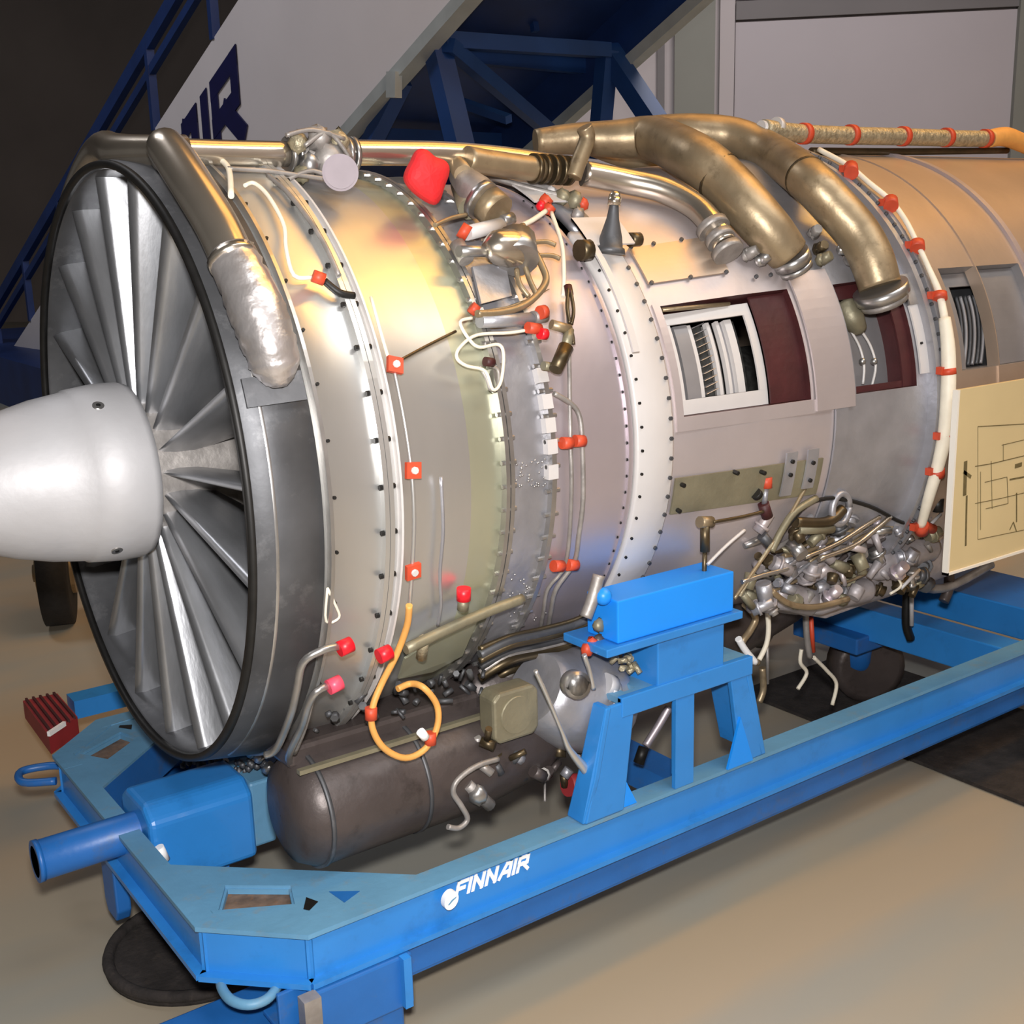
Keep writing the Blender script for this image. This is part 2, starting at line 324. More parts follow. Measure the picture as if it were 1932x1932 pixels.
def word(txt, o, e1, e2, n, parent, m, w_=.16):
    x = 0
    for ch in txt:
        g = G()
        for i_, (a, b) in enumerate(LET[ch]): stroke(g, o + e1 * x, e1, e2, n * (1 + .12 * i_), a, b, w_)
        obj('letter', g, m, parent); x += LW[ch]
rT = onpl(404, 166, -.004); uw = .55; e1 = D * .42; e2 = V((0, 0, .50))
o_ = rT - e2 - e1 * (1.15 + .42 + 1.25 * 2 + 1.35 + .42)
word('FINNAIR', o_, e1, e2, -W_ * .008, truck, 'letter navy', .27)

# ------------------------------------------------------------------ floor things
g = G(); g.box((1.96, -1.15, .002), (2.5, .32, .012)); o = obj('rubber_mat', g, 'mat rubber'); o['label'] = 'black rubber mat crossing under the blue rail at the right'; o['category'] = 'mat'
g = G(); g.cyl((.06, .06, .002), (.06, .06, .014), .19, n=48); g.tube([E for E in [V((.06 + .182 * math.cos(a * PI / 24), .06 + .182 * math.sin(a * PI / 24), .018)) for a in range(49)]], .012, 8, 1)
o = obj('drip_tray', g, 'mat rubber'); o['label'] = 'round black tray on the floor under the stand front bar'; o['category'] = 'tray'
# dark wheel on the floor beyond the spinner
t = thing('equipment_wheel', (.4, 2.5, 0), 'dark old wheel with brown hub standing behind the spinner', 'wheel')
wc = atY(108, 1090, 2.5); rr = .21; wc.z = .215
g = G(); ax_ = V((.93, -.35, 0)).normalized()
g.tube([wc - ax_ * .055, wc - ax_ * .05, wc + ax_ * .05, wc + ax_ * .055], [.17, .21, .21, .17], 32, 1, True, False); obj('tyre', g, 'black rubber', t)
g = G(); g.cyl(wc - ax_ * .07, wc + ax_ * .07, .09, n=20); g.cyl(wc - ax_ * .085, wc + ax_ * .085, .035, n=12); obj('hub', g, 'pipe bronze', t)

# ------------------------------------------------------------------ the blue transport stand
S = thing('engine_stand', (.9, 0, 0), 'bright blue steel transport stand carrying the jet engine', 'stand')
ZT = AX - .688; ZB = AX - .785; T = .008
def chan(path, inward, z0=ZB, z1=ZT, fl=.05, name='rail', m='blue paint', mt='blue worn'):
    # C channel open outwards: web + top plate + bottom flange along a plan path
    web = G(); top = G()
    for (a, b) in zip(path, path[1:]):
        a = V(a); b = V(b); d = (b - a).normalized(); n = V((-d.y, d.x)) * inward
        def P(p, k, z): q = p + n * k; return V((q.x, q.y, z))
        web.hexa([P(a, .012, z0), P(b, .012, z0), P(b, .022, z0), P(a, .022, z0), P(a, .012, z1 - .008), P(b, .012, z1 - .008), P(b, .022, z1 - .008), P(a, .022, z1 - .008)])
        web.hexa([P(a, -.006, z0), P(b, -.006, z0), P(b, .02, z0), P(a, .02, z0), P(a, -.006, z0 + .01), P(b, -.006, z0 + .01), P(b, .02, z0 + .01), P(a, .02, z0 + .01)])
        top.hexa([P(a, 0, z1 - .008), P(b, 0, z1 - .008), P(b, fl, z1 - .008), P(a, fl, z1 - .008), P(a, 0, z1), P(b, 0, z1), P(b, fl, z1), P(a, fl, z1)])
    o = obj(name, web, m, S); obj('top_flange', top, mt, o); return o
XE = 3.3
nr = chan([(.033, -.557), (XE, -.557)], 1, name='side_rail'); fr = chan([(.036, .557), (XE, .557)], -1, name='side_rail')
fb = chan([(-.104, .42), (-.104, -.42)], 1, name='front_bar', fl=.040)
chan([(-.104, -.42), (.033, -.557)], 1, name='corner_bar'); chan([(-.104, .42), (.036, .557)], -1, name='corner_bar')
for s_ in (-1, 1):
    g = G(); g.prism([V((x, y * s_, ZT - .008)) for x, y in ((-.1035, .4198), (.033, .5565), (.10, .5565), (.10, .508), (.03, .50), (-.0645, .40), (-.0645, .33), (-.1035, .33))], (0, 0, .0083)); obj('corner_plate', g, 'blue worn', S)
# inner webs of the rails
for s in (-1, 1):
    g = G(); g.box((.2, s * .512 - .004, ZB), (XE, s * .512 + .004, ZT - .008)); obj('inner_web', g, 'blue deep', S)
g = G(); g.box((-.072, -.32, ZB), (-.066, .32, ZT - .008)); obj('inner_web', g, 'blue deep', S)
# gusset plates with openings
def mir(p, s): return V((p[0], p[1] * s, ZT - .008))
for s in (1, -1):
    out = [(-.07, -.19), (.28, -.515), (.05, -.532), (-.085, -.41)]; inn = [(-.012, -.325), (.078, -.398), (.058, -.455), (-.052, -.392)]
    g = G(); g.ringplate([mir(p, s) for p in out], [mir(p, s) for p in inn], (0, 0, .006)); obj('gusset_plate', g, 'blue worn', S)
    g = G(); g.ringplate([mir(p, s) for p in inn], [mir(((p[0] - .017) * .93 + .017, (p[1] + .393) * .93 - .393), s) for p in inn], (0, 0, -.010)); obj('opening_frame', g, 'blue worn', S)
    g = G(); g.prism([mir(p, s) + V((0, 0, -.0105)) for p in inn], (0, 0, -.006)); obj('rust_pan', g, 'rust', S, label='rusty plate seen through the opening')
    g = G(); g.hexa([V((-.07, -.19 * s, ZB)), V((.28, -.515 * s, ZB)), V((.275, -.52 * s, ZB)), V((-.07, -.2 * s, ZB)), V((-.07, -.19 * s, ZT - .008)), V((.28, -.515 * s, ZT - .008)), V((.275, -.52 * s, ZT - .008)), V((-.07, -.2 * s, ZT - .008))]); obj('gusset_web', g, 'blue deep', S)
    g = G(); g.prism([mir(p, s) + V((0, 0, .0065)) for p in ((.121, -.458), (.164, -.490), (.126, -.505))], (0, 0, .0006)); obj('triangular_hole', g, 'blue deep', S)
    g = G(); g.prism([mir(p, s) + V((0, 0, .0065)) for p in ((.082, -.45), (.092, -.475), (.068, -.49), (.062, -.48))], (0, 0, .0006)); obj('slot', g, 'black metal', S)
# lower undercarriage beams, set back under the rails
for s in (-1, 1):
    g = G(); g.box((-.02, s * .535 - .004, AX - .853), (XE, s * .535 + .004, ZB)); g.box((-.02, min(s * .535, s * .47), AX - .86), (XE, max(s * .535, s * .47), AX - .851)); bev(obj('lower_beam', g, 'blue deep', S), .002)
    g = G(); g.box((.03, s * .55 - .02, AX - .885), (.215, s * .55 + .02, ZB - .002)); bev(obj('caster_mount', g, 'blue deep', S), .004)
    g = G(); g.box((.19, s * .575 - .008, AX - .88), (.205, s * .575 + .008, ZB)); obj('stiffener', g, 'blue paint', S)
# outrigger foot at the near front corner
pa = atY(300, 1932, -.5); pb = atY(590, 1905, -.57)
g = G(); g.box((-.17, -.56, AX - 1.0), (.2, -.36, AX - .875)); bev(obj('outrigger', g, 'blue deep', S), .006)
g = G(); g.cyl((.02, -.58, AX - .93), (.02, -.56, AX - .93), .02, n=16); obj('bolt', g, 'steel', S)
g = G(); g.box((.005, -.585, AX - 1.0), (.035, -.56, ZB)); obj('stiffener', g, 'dull steel', S)
for (x, y) in ((.45, -.5), (.45, .5)):
    pass
def caster(x, y, r=.085, m='black rubber', rot=0, top=AX - .853):
    o = G(); ca, sa = math.cos(rot), math.sin(rot); a = V((ca, sa, 0)); b = V((-sa, ca, 0)); c = V((x, y, r + .0165))
    for k in (-1, 1): o.bar(c + b * .035 * k, V((x, y, top - .03)) + b * .035 * k, .05, .008, b)
    o.box((x - .06, y - .06, top - .035), (x + .06, y + .06, top)); f = obj('caster_fork', o, 'blue deep', S)
    o = G(); o.tube([c - b * .024, c - b * .02, c + b * .02, c + b * .024], [r - .012, r, r, r - .012], 28, 1, True, False); w1 = obj('caster_wheel', o, m, f)
    o = G(); o.cyl(c - b * .04, c + b * .04, .02, n=12); obj('axle', o, 'steel', f)
caster(.06, .06, .07, rot=.3, top=ZB);
g = G(); g.prism([V((-.1, y, z)) for y, z in ((.055, ZB), (.135, ZB), (.135, AX - .90), (.12, AX - .925), (.07, AX - .925), (.055, AX - .90))], (.03, 0, 0)); bev(obj('jack_bracket', g, 'blue deep', S), .004)
caster(2.3, -.62, .09, 'dull steel', .2); caster(2.3, .55, .09, 'dull steel', .2)
# centre drawbar tube and its housing
yc = 0.0; zc = AX - .706
g = G(); g.tube([(-.25, yc, zc), (-.245, yc, zc), (.3, yc, zc)], [.03, .038, .038], 24, 1, True, False); g.cyl((-.25, yc, zc - .0), (-.24, yc, zc), .04, n=24); obj('drawbar_tube', g, 'blue deep', S)
g = G(); g.prism([(-.06, y, z) for y, z in [(-.085, AX - .80), (.085, AX - .80), (.085, AX - .66), (.05, AX - .635), (-.05, AX - .635), (-.085, AX - .66)]], (.21, 0, 0)); bev(obj('drawbar_housing', g, 'blue paint', S), .012, 3)
g = G(); g.prism([(.15, y, z) for y, z in [(-.065, AX - .79), (.065, AX - .79), (.065, AX - .65), (-.065, AX - .65)]], (.05, 0, 0)); bev(obj('collar', g, 'blue worn', S), .006)
g = G(); g.box((.2, -.055, AX - .775), (.5, .055, AX - .66)); bev(obj('centre_beam', g, 'blue deep', S), .006)
g = G(); g.box((-.02, -.05, AX - .85), (.1, .05, AX - .80)); obj('housing_foot', g, 'blue deep', S)
g = G(); g.cyl(atY(300, 1598, -.1), atY(312, 1622, -.1), .009, n=12); obj('bolt', g, 'white print', S)
# tow eye on the near corner bar, shackle on the far one
a = atY(415, 1850, -.5); pts = [atZ(u, v, ZB - .005) for u, v in [(418, 1838), (418, 1862), (435, 1886), (468, 1896), (502, 1886), (524, 1860), (528, 1835)]]
g = G(); g.tube(pts, .0085, 10, 5); obj('tow_eye', g, 'blue worn', S)
g = G(); g.tube([V((p[0], p[1], ZB + .03)) for p in [(-.10, .43), (-.16, .47), (-.15, .53), (-.09, .52), (-.05, .48)]], .009, 10, 5); obj('tow_eye', g, 'blue deep', S)
# far outrigger with red ribbed tread plate
zr = AX - .78
g = G(); g.bar((.08, .965, zr - .02), (1.2, .965, zr - .02), .07, .05); obj('outrigger', g, 'blue paint', S)
g = G(); g.box((.5, .55, AX - .853), (.58, 1.0, AX - .79)); obj('outrigger', g, 'blue deep', S)
qd = [atZ(u, v, zr) for u, v in [(43, 1322), (108, 1308), (146, 1352), (92, 1388)]]
g = G(); g.prism(qd, (0, 0, -.05)); tp = obj('tread_plate', g, 'red tread', S, label='dark red ribbed plate')
for k in range(5):
    f = (k + .5) / 5; a = qd[0].lerp(qd[1], f); b2 = qd[3].lerp(qd[2], f)
    g = G(); g.bar(a + V((0, 0, .002)), b2 + V((0, 0, .002)), .006, .008); obj('rib', g, 'maroon', tp)
g = G(); g.bar(qd[3] + V((0, 0, .004)), qd[3].lerp(qd[2], .55) + V((0, 0, .004)), .008, .012); obj('white_edge', g, 'white print', tp)
# cross beams at the rear
for (x0, x1, z) in ((2.06, 2.15, ZT - .002), (2.4, 2.68, ZT - .002)):
    g = G(); g.box((x0, -.515, ZB), (x1, .515, z)); bev(obj('cross_beam', g, 'blue paint', S), .004)
g = G(); g.box((.98, -.515, ZB - .05), (1.06, .515, ZB + .01)); obj('cross_beam', g, 'blue deep', S)
# rear swivel caster in the middle
g = G(); c0 = atY(1610, 1175, .05); g.box((c0.x - .16, -.09, c0.z - .03), (c0.x + .16, .15, c0.z + .02)); bev(obj('mounting_plate', g, 'blue deep', S), .005)
g = G(); g.tube([(c0.x, .03, c0.z), (c0.x, .03, c0.z - .12), (c0.x + .03, .03, c0.z - .16)], [.05, .04, .02], 16, 1); obj('swivel_post', g, 'blue deep', S)
g = G(); wc = V((c0.x + .04, .03, .126)); bb = V((.5, .86, 0)); g.tube([wc - bb * .045, wc - bb * .04, wc + bb * .04, wc + bb * .045], [.09, .11, .11, .09], 28, 1, True, False); obj('caster_wheel', g, 'oil brown', S)
# pedestals
def pedestal(s):
    def y(a): return a * s
    def bx(x0, x1, y0, y1, z0, z1): a, b = sorted((y(y0), y(y1))); return G().box((x0, a, AX + z0), (x1, b, AX + z1))
    bev(obj('saddle_block', bx(.69, .995, -.56, -.47, -.345, -.262), 'blue bright', S, label='bright blue block under the engine mount'), .003)
    bev(obj('saddle_plate', bx(.655, 1.012, -.57, -.44, -.362, -.346), 'blue paint', S), .002)
    bev(obj('box_post', bx(.795, .975, -.555, -.45, -.462, -.362), 'blue paint', S), .003)
    g = G()
    g.ringplate([V((.70, y(-.555), AX - .47)), V((1.055, y(-.555), AX - .47)), V((1.055, y(-.42), AX - .47)), V((.70, y(-.42), AX - .47))], [V((.73, y(-.53), AX - .47)), V((.76, y(-.53), AX - .47)), V((.76, y(-.44), AX - .47)), V((.73, y(-.44), AX - .47))], (0, 0, .012))
    obj('base_plate', g, 'blue worn', S)
    bev(obj('top_beam', bx(.70, 1.055, -.56, -.545, -.495, -.455), 'blue paint', S), .002)
    # front leg: a plate widening towards the rail, seen from its front face
    pts = [(.705, -.56, -.46), (.66, -.40, -.44), (.635, -.40, -.60), (.60, -.40, -.688), (.615, -.56, -.688), (.65, -.56, -.60)]
    g = G(); q = [V((.66, y(-.56), AX - .465)), V((.66, y(-.52), AX - .465)), V((.625, y(-.515), AX - .60)), V((.605, y(-.505), AX - .687)), V((.605, y(-.555), AX - .687)), V((.63, y(-.56), AX - .6))]
    g.prism(q, (.014, 0, 0)); g.prism([V((.67, y(-.558), AX - .465)), V((.735, y(-.558), AX - .465)), V((.705, y(-.558), AX - .687)), V((.61, y(-.558), AX - .687))], (0, y(.01), 0)); bev(obj('leg', g, 'blue paint', S), .003)
    g = G(); g.prism([V((.70, y(-.55), AX - .60)), V((.745, y(-.55), AX - .687)), V((.70, y(-.55), AX - .687))], (0, y(.01), 0)); obj('gusset', g, 'blue bright', S)
    g = G(); g.box((.842, min(y(-.556), y(-.546)), AX - .687), (.884, max(y(-.556), y(-.546)), AX - .49)); g.box((.884, min(y(-.556), y(-.50)), AX - .687), (.892, max(y(-.556), y(-.50)), AX - .49)); obj('leg', g, 'blue paint', S)
    g = G(); g.prism([V((.995, y(-.556), AX - .49)), V((1.04, y(-.556), AX - .49)), V((1.095, y(-.556), AX - .687)), V((1.03, y(-.556), AX - .687))], (0, y(.012), 0)); g.prism([V((1.035, y(-.556), AX - .47)), V((1.05, y(-.556), AX - .47)), V((1.105, y(-.556), AX - .687)), V((1.09, y(-.556), AX - .687))], (0, y(.12), 0)); bev(obj('leg', g, 'blue paint', S), .002)
    g = G(); g.prism([V((1.02, y(-.562), AX - .58)), V((.985, y(-.562), AX - .687)), V((1.06, y(-.562), AX - .687))], (0, y(.006), 0)); obj('gusset', g, 'blue bright', S)
pedestal(1); pedestal(-1)
g = G(); g.blob(atY(1138, 1125, -.53), .017); obj('grease_cap', g, 'blue bright', S)
g = G()
for k in range(14):
    u = 1160 + random.random() * 55; v = 1235 + random.random() * 40; p = atY(u, v, -.5); g.cyl(p, p + V((random.uniform(-.02, .02), random.uniform(-.02, .02), random.uniform(-.02, .02))), .006, n=6)
obj('fittings', g, 'braid', S, kind='stuff')
# rail lettering
ec = atY(845, 1694, -.5575); 
g = G(); n = 28; g.prism([ec + V((.0145 * math.cos(2 * PI * k / n) + .002 * math.sin(2 * PI * k / n), 0, .0165 * math.sin(2 * PI * k / n))) for k in range(n)], (0, -.012, 0))
em = obj('emblem', g, 'white print', nr, label='round white airline emblem')
g = G(); g.prism([ec + V((x, -.0125, z)) for x, z in ((-.008, -.005), (.000, .002), (.010, .005), (.009, .003), (.002, -.0005), (-.006, -.006))], (0, -.0006, 0)); obj('emblem_mark', g, 'blue worn', nr)
tA = atY(867, 1700, -.5575); tB = atY(1006, 1641, -.5575); 
tw = sum(LW[c] for c in 'FINNAIR'); e1 = V(((tB.x - tA.x) / tw, 0, 0)); hgt = .024
o_ = V((tA.x, -.5455, ec.z - .012)); word('FINNAIR', o_, e1, V((.007, 0, hgt)), V((0, -.0018, 0)), nr, 'white print', .26)

# ------------------------------------------------------------------ the engine
J = thing('jet_engine', (1.0, 0, 0), 'cutaway jet engine with silver casings, pipes and grey fan inlet', 'engine')
def part(name, g, m, parent=J, **kw): return obj(name, g, m, parent, **kw)
# inlet ring
g = G(); g.lathe([(.34, .515), (.1, .52), (.012, .527), (.0, .533), (.0, .540), (.004, .545), (.106, .561), (.108, .555), (.108, .545)], n=128); inlet = part('inlet_ring', g, 'rim dark')
g = G(); g.lathe([(-.006, .531), (-.006, .5425), (.006, .5445), (.006, .529)], n=128, close=True); part('rim_lip', g, 'black metal', inlet)
g = G(); g.lathe([(.03, .5478), (.034, .5515), (.038, .5490)], a0=-60, a1=60, n=80); part('rim_bead', g, 'steel', inlet)
# fan back wall inside, hub
g = G(); g.lathe([(.33, .16), (.34, .52)], n=64); part('fan_disc', g, 'black metal')
g = G()
for k in range(34):
    a = k * 360 / 34
    g.add([E3(.27, a, .165), E3(.31, a + 6, .165), E3(.33, a + 14, .515), E3(.26, a + 8, .515)], [(0, 1, 2, 3)])
part('fan_blades', g, 'dull steel', kind='stuff')
g = G(); g.lathe([(.0, .125), (.34, .135)], n=48); part('hub', g, 'dull steel')
# 19 inlet guide vanes
def vane_mesh():
    # broad thin plate, its leading edge in front, leaning back by about one pitch
    g = G(); secs = []
    for i in range(9):
        f = i / 8; r = .12 + (.528 - .12) * f; ch = .09 + .16 * f; th = .0045 + .003 * f; sh = math.radians(2 + 3 * f) * r
        def c(t): return V((.02 + ch * t, -sh * (t ** 1.25), 0))
        up = [c(t) + V((0, th * k, 0)) for t, k in ((.06, 1), (.3, 1.5), (.65, 1.3))]; dn = [c(t) - V((0, th * k, 0)) for t, k in ((.65, 1.3), (.3, 1.5), (.06, 1))]
        secs.append([V((p.x, p.y, r)) for p in [c(0) - V((.003, 0, 0))] + up + [c(1)] + dn])
    m = len(secs[0]); vs = [p for s_ in secs for p in s_]
    fs = [(i * m + k, i * m + (k + 1) % m, (i + 1) * m + (k + 1) % m, (i + 1) * m + k) for i in range(8) for k in range(m)]
    g.add(vs, fs, True); return g
vg = vane_mesh()
v0 = None
for k in range(19):
    th = math.radians(99 + k * 360 / 19)
    # local z (radius) turned to the direction of th, about the x axis
    rot = Matrix.Rotation(PI / 2 - th, 4, 'X')
    if v0 is None:
        g2 = G(); g2.v = vg.v; g2.f = vg.f; g2.sm = vg.sm; tmp = obj('guide_vane', g2, 'vane'); me_ = tmp.data; bpy.data.objects.remove(tmp); v0 = inst('guide_vane', me_, V((0, 0, AX)), rot, J)
    else: inst('guide_vane', v0.data, V((0, 0, AX)), rot, J)
    o = inst
# nose cone
g = G(); g.lathe([(.004, .1), (.004, .156), (-.01, .161), (-.05, .161), (-.1, .155), (-.102, .152), (-.16, .143), (-.22, .127), (-.29, .1), (-.36, .06), (-.40, .03), (-.415, .0)], n=72); sp = part('nose_cone', g, 'spinner', label='pale grey bullet nose')
for (u, v) in ((185, 770), (209, 1003)):
    p = atX(u, v, -.07); d = V((0, p.y, p.z - AX)).normalized(); p = V((-.07, 0, AX)) + d * .155
    g = G(); g.cyl(p - d * .01, p + d * .005, .010, n=16); part('screw', g, 'steel', sp)
    g = G(); g.cyl(p + d * .001, p + d * .0058, .004, n=10); part('screw_hole', g, 'black metal', sp)
# casings
def case(name, x0, x1, m, extra=(), n=128, dr=0, **kw):
    xs = sorted({x0, x1} | {x for x, _ in PROF if x0 < x < x1}); g = G(); g.lathe([(x, rs(x) + dr) for x in xs], n=n); return part(name, g, m, **kw)
case('fan_case', .107, .212, 'case silver'); case('fan_case', .212, .40, 'case silver'); case('fan_case', .40, .477, 'case green')
case('intermediate_case', .477, .585, 'case grey'); case('intermediate_case', .585, .78, 'case mauve')
g = G(); g.lathe([(.34, .50), (.345, .10), (2.6, .10), (2.6, .58)], n=48); part('core', g, 'window dark')
def flange(x, wd, r, m='steel', name='flange', n=128): g = G(); g.band(x - wd / 2, x + wd / 2, r - .03, r, n=n); return part(name, g, m)
f0 = flange(.118, .006, .566); f1 = flange(.2135, .008, .567, 'case silver'); f2 = flange(.2225, .008, .567, 'case silver'); f3 = flange(.245, .004, .560, 'white paint')
f4 = flange(.472, .008, .531); f5 = flange(.482, .008, .531); f6 = flange(.582, .010, .518, 'steel'); f7 = flange(.768, .006, .508, 'case mauve')
# bolts: one shared mesh per kind; axis of the bolt along x for flanges, radial for skins
def bolt_mesh(name, r, h, m):
    g = G(); g.cyl((0, 0, -h / 2), (0, 0, h / 2), r, n=6); me = bpy.data.meshes.new(name); me.from_pydata(g.v, [], g.f); me.materials.append(M[m]); return me
bm_black = bolt_mesh('bolt', .0045, .028, 'black metal'); bm_steel = bolt_mesh('bolt', .0042, .03, 'steel'); bm_small = bolt_mesh('bolt', .003, .006, 'black metal'); bm_ring = bolt_mesh('bolt', .0042, .006, 'rim dark')
RX = Matrix.Rotation(PI / 2, 4, 'Y')
def bolts(x, r, a0, a1, step, me, radial=False, parent=J, jit=0):
    a = a0
    while a <= a1 + 1e-6:
        rot = RX if not radial else Matrix.Rotation(PI / 2 - math.radians(a), 4, 'X')
        inst('bolt', me, E3(x, a, r), rot, parent); a += step
bolts(.218, .5615, -95, 80, 7.5, bm_black, parent=f1)
bolts(.130, .5535, -70, 60, 9, bm_small, True)
bolts(.477, .5255, -110, 100, 4.5, bm_steel, parent=f4)
bolts(.582, .512, -70, 70, 5, bm_steel, parent=f6)
bolts(.766, .503, -70, 70, 3.6, bm_small, parent=f7)
# white blocks on the second flange
for a in (18, 12.8, 8.2, 4, -1):
    g = G(); p = E3(.578, a, .51); t_ = math.radians(a); n_ = V((0, -math.cos(t_), math.sin(t_))); up = V((0, math.sin(t_), math.cos(t_)))
    g.bar(p - up * .013, p + up * .013, .022, .02, n_); part('shim_block', g, 'white paint')
# front mount ring with bolted edges
mr = part('mount_ring', G().lathe([(.784, .49), (.784, .508), (.788, .511), (.872, .511), (.878, .508), (.878, .49)], a0=-62, a1=52, n=90, close=True), 'white paint', label='off-white bolted mount ring')
part('ring_lower', G().lathe([(.80, .50), (.80, .515), (.86, .515), (.86, .50)], a0=52, a1=298, n=80, close=True), 'case grey', mr)
bolts(.868, .5125, -50, 46, 4.3, bm_ring, True, parent=mr); bolts(.794, .5115, -50, 46, 5, bm_small, True, parent=mr)
# combustion section casing with cut windows
WINS = [(.905, 1.235, 5.7, 30.6), (1.365, 1.545, 5.5, 30.3), (1.70, 2.02, 7.3, 31.0)]
def holed(x0, x1, name, m, dr=0):
    xs = sorted({x0, x1} | {x for x, _ in PROF if x0 < x < x1} | {w_[i] for w_ in WINS for i in (0, 1) if x0 <= w_[i] <= x1} | {x0 + (x1 - x0) * k / 12 for k in range(13)})
    th = sorted({k * 3.0 for k in range(-60, 61)} | {w_[i] for w_ in WINS for i in (2, 3)})
    vs = [E3(x, t_, rs(x) + dr) for x in xs for t_ in th]; n = len(th); fs = []
    for i in range(len(xs) - 1):
        for j in range(n - 1):
            xm = (xs[i] + xs[i + 1]) / 2; tm = (th[j] + th[j + 1]) / 2
            if any(w_[0] < xm < w_[1] and w_[2] < tm < w_[3] for w_ in WINS): continue
            fs.append((i * n + j, i * n + j + 1, (i + 1) * n + j + 1, (i + 1) * n + j))
    g = G(); g.add(vs, fs, True); o = obj(name, g, m, J)
    return o
holed(.878, 1.30, 'combustor_case', 'case pink'); holed(1.30, 1.60, 'combustor_case', 'case grey'); rear = holed(1.60, 2.04, 'turbine_case', 'case beige'); case('exhaust_case', 2.04, 3.1, 'case beige')
def patch(g, x0, x1, a0, a1, dr, th=.004, n=14, base=None):
    r0 = (lambda x: rs(x) + dr) if base is None else (lambda x: base + dr)
    g.lathe([(x0, r0(x0)), (x1, r0(x1)), (x1, r0(x1) - th), (x0, r0(x0) - th)], a0, a1, n, False, True); return g
def wall_of(wn, dr_in, m, name, t_=.004):
    x0, x1, a0, a1 = wn; g = G()
    for (p, q) in (((x0, a0), (x1, a0)), ((x1, a0), (x1, a1)), ((x1, a1), (x0, a1)), ((x0, a1), (x0, a0))):
        k = 10; row = [(p[0] + (q[0] - p[0]) * i / k, p[1] + (q[1] - p[1]) * i / k) for i in range(k + 1)]
        vs = [E3(x, a, rs(x)) for x, a in row] + [E3(x, a, rs(x) - dr_in) for x, a in row]
        g.add(vs, [(i, i + 1, k + 2 + i, k + 1 + i) for i in range(k)])
    return part(name, g, m)
wall_of(WINS[0], .06, 'maroon', 'cut_edge'); wall_of(WINS[1], .08, 'maroon', 'cut_edge'); wall_of(WINS[2], .10, 'window grey', 'cut_edge')
# raised frames round the windows
g = G(); patch(g, .888, 1.29, 2.6, 5.6, .004); patch(g, .888, .905, 5.6, 31, .004); part('window_frame', g, 'case pink')
g = G(); patch(g, 1.245, 1.355, 3, 34, .007); fw = part('rib', g, 'case pink')
g = G(); patch(g, 1.30, 1.335, -28, 3, .006); part('rib', g, 'case grey')
# first window: framed inner case with blade rows, maroon cut wall
w0 = G(); dr = -.022
patch(w0, .906, 1.14, 5.8, 9.2, dr); patch(w0, .906, 1.14, 26.8, 29.5, dr); patch(w0, 1.12, 1.14, 9.2, 26.8, dr); part('inner_frame', w0, 'white paint')
part('cut_wall', patch(G(), 1.14, 1.235, 5.8, 30.5, -.014), 'maroon', label='dark maroon painted cut face')
rowz = [(.912, .936, 'white paint', -.024), (.936, .952, 'window dark', -.05), (.952, .985, 'window grey', -.035), (.985, .998, 'white paint', -.04), (.998, 1.036, 'window dark', -.055), (1.036, 1.044, 'white paint', -.04), (1.044, 1.060, 'dull steel', -.055), (1.060, 1.068, 'white paint', -.04), (1.068, 1.082, 'window grey', -.05), (1.082, 1.10, 'white paint', -.04), (1.10, 1.12, 'window dark', -.055)]
for (a, b, m, d) in rowz: part('seal_strip', patch(G(), a, b, 9.2, 26.8, d, .01, 20), m)
for k in range(11):
    a = 9.8 + k * 1.6; g = G()
    p = [E3(1.0, a, rs(1) - .056), E3(1.034, a + 1.0, rs(1) - .056), E3(1.034, a + 1.0, rs(1) - .036), E3(1.0, a, rs(1) - .036)]
    g.prism(p, V((0, .0012, .0012))); part('stator_blade', g, 'window grey')
g = G()
for (a, x0, x1) in ((30.0, .91, 1.09),): g.tube([E3(x0, a - .3, rs(1) - .012), E3(x1, a - .3, rs(1) - .008)], .0045, 8, 1)
part('cut_pipe', g, 'pipe bronze')
# second window: combustor can and two fuel lines
g = G(); patch(g, 1.366, 1.545, 5.6, 30.2, -.075); part('inner_case', g, 'window grey')
part('cut_wall', patch(G(), 1.515, 1.545, 5.6, 30.2, -.01), 'maroon'); part('cut_wall', patch(G(), 1.366, 1.53, 5.6, 7.0, -.012), 'maroon'); part('cut_wall', patch(G(), 1.366, 1.53, 27, 30.2, -.012), 'maroon')
g = G(); g.tube([on(1592, 572, -.035), on(1608, 600, -.03), on(1622, 622, -.04)], [.022, .026, .016], 18, 4); part('burner_can', g, 'tan metal')
for pts in ([(1606, 625), (1622, 655), (1630, 690), (1628, 725)], [(1622, 620), (1642, 652), (1652, 690), (1645, 728)]):
    g = G(); g.tube([on(u, v, -.045) for u, v in pts], .003, 8, 4); ln = part('fuel_line', g, 'white paint'); g = G(); p = on(pts[2][0] - 3, pts[2][1] - 8, -.042); g.blob(p, .008, n=10); part('fuel_nut', g, 'steel', ln)
# plate beside it
p0 = 1.548
g = G(); patch(g, 1.553, 1.60, 8, 23, .006); pl_ = part('cover_plate', g, 'white paint')
for a in (14.5,):
    for x in (1.562, 1.592): inst('bolt', bm_small, E3(x, a, rs(x) + .007), Matrix.Rotation(PI / 2 - math.radians(a), 4, 'X'), pl_)
g = G(); patch(g, 1.553, 1.60, 23, 30, .010); part('bracket', g, 'dull steel')
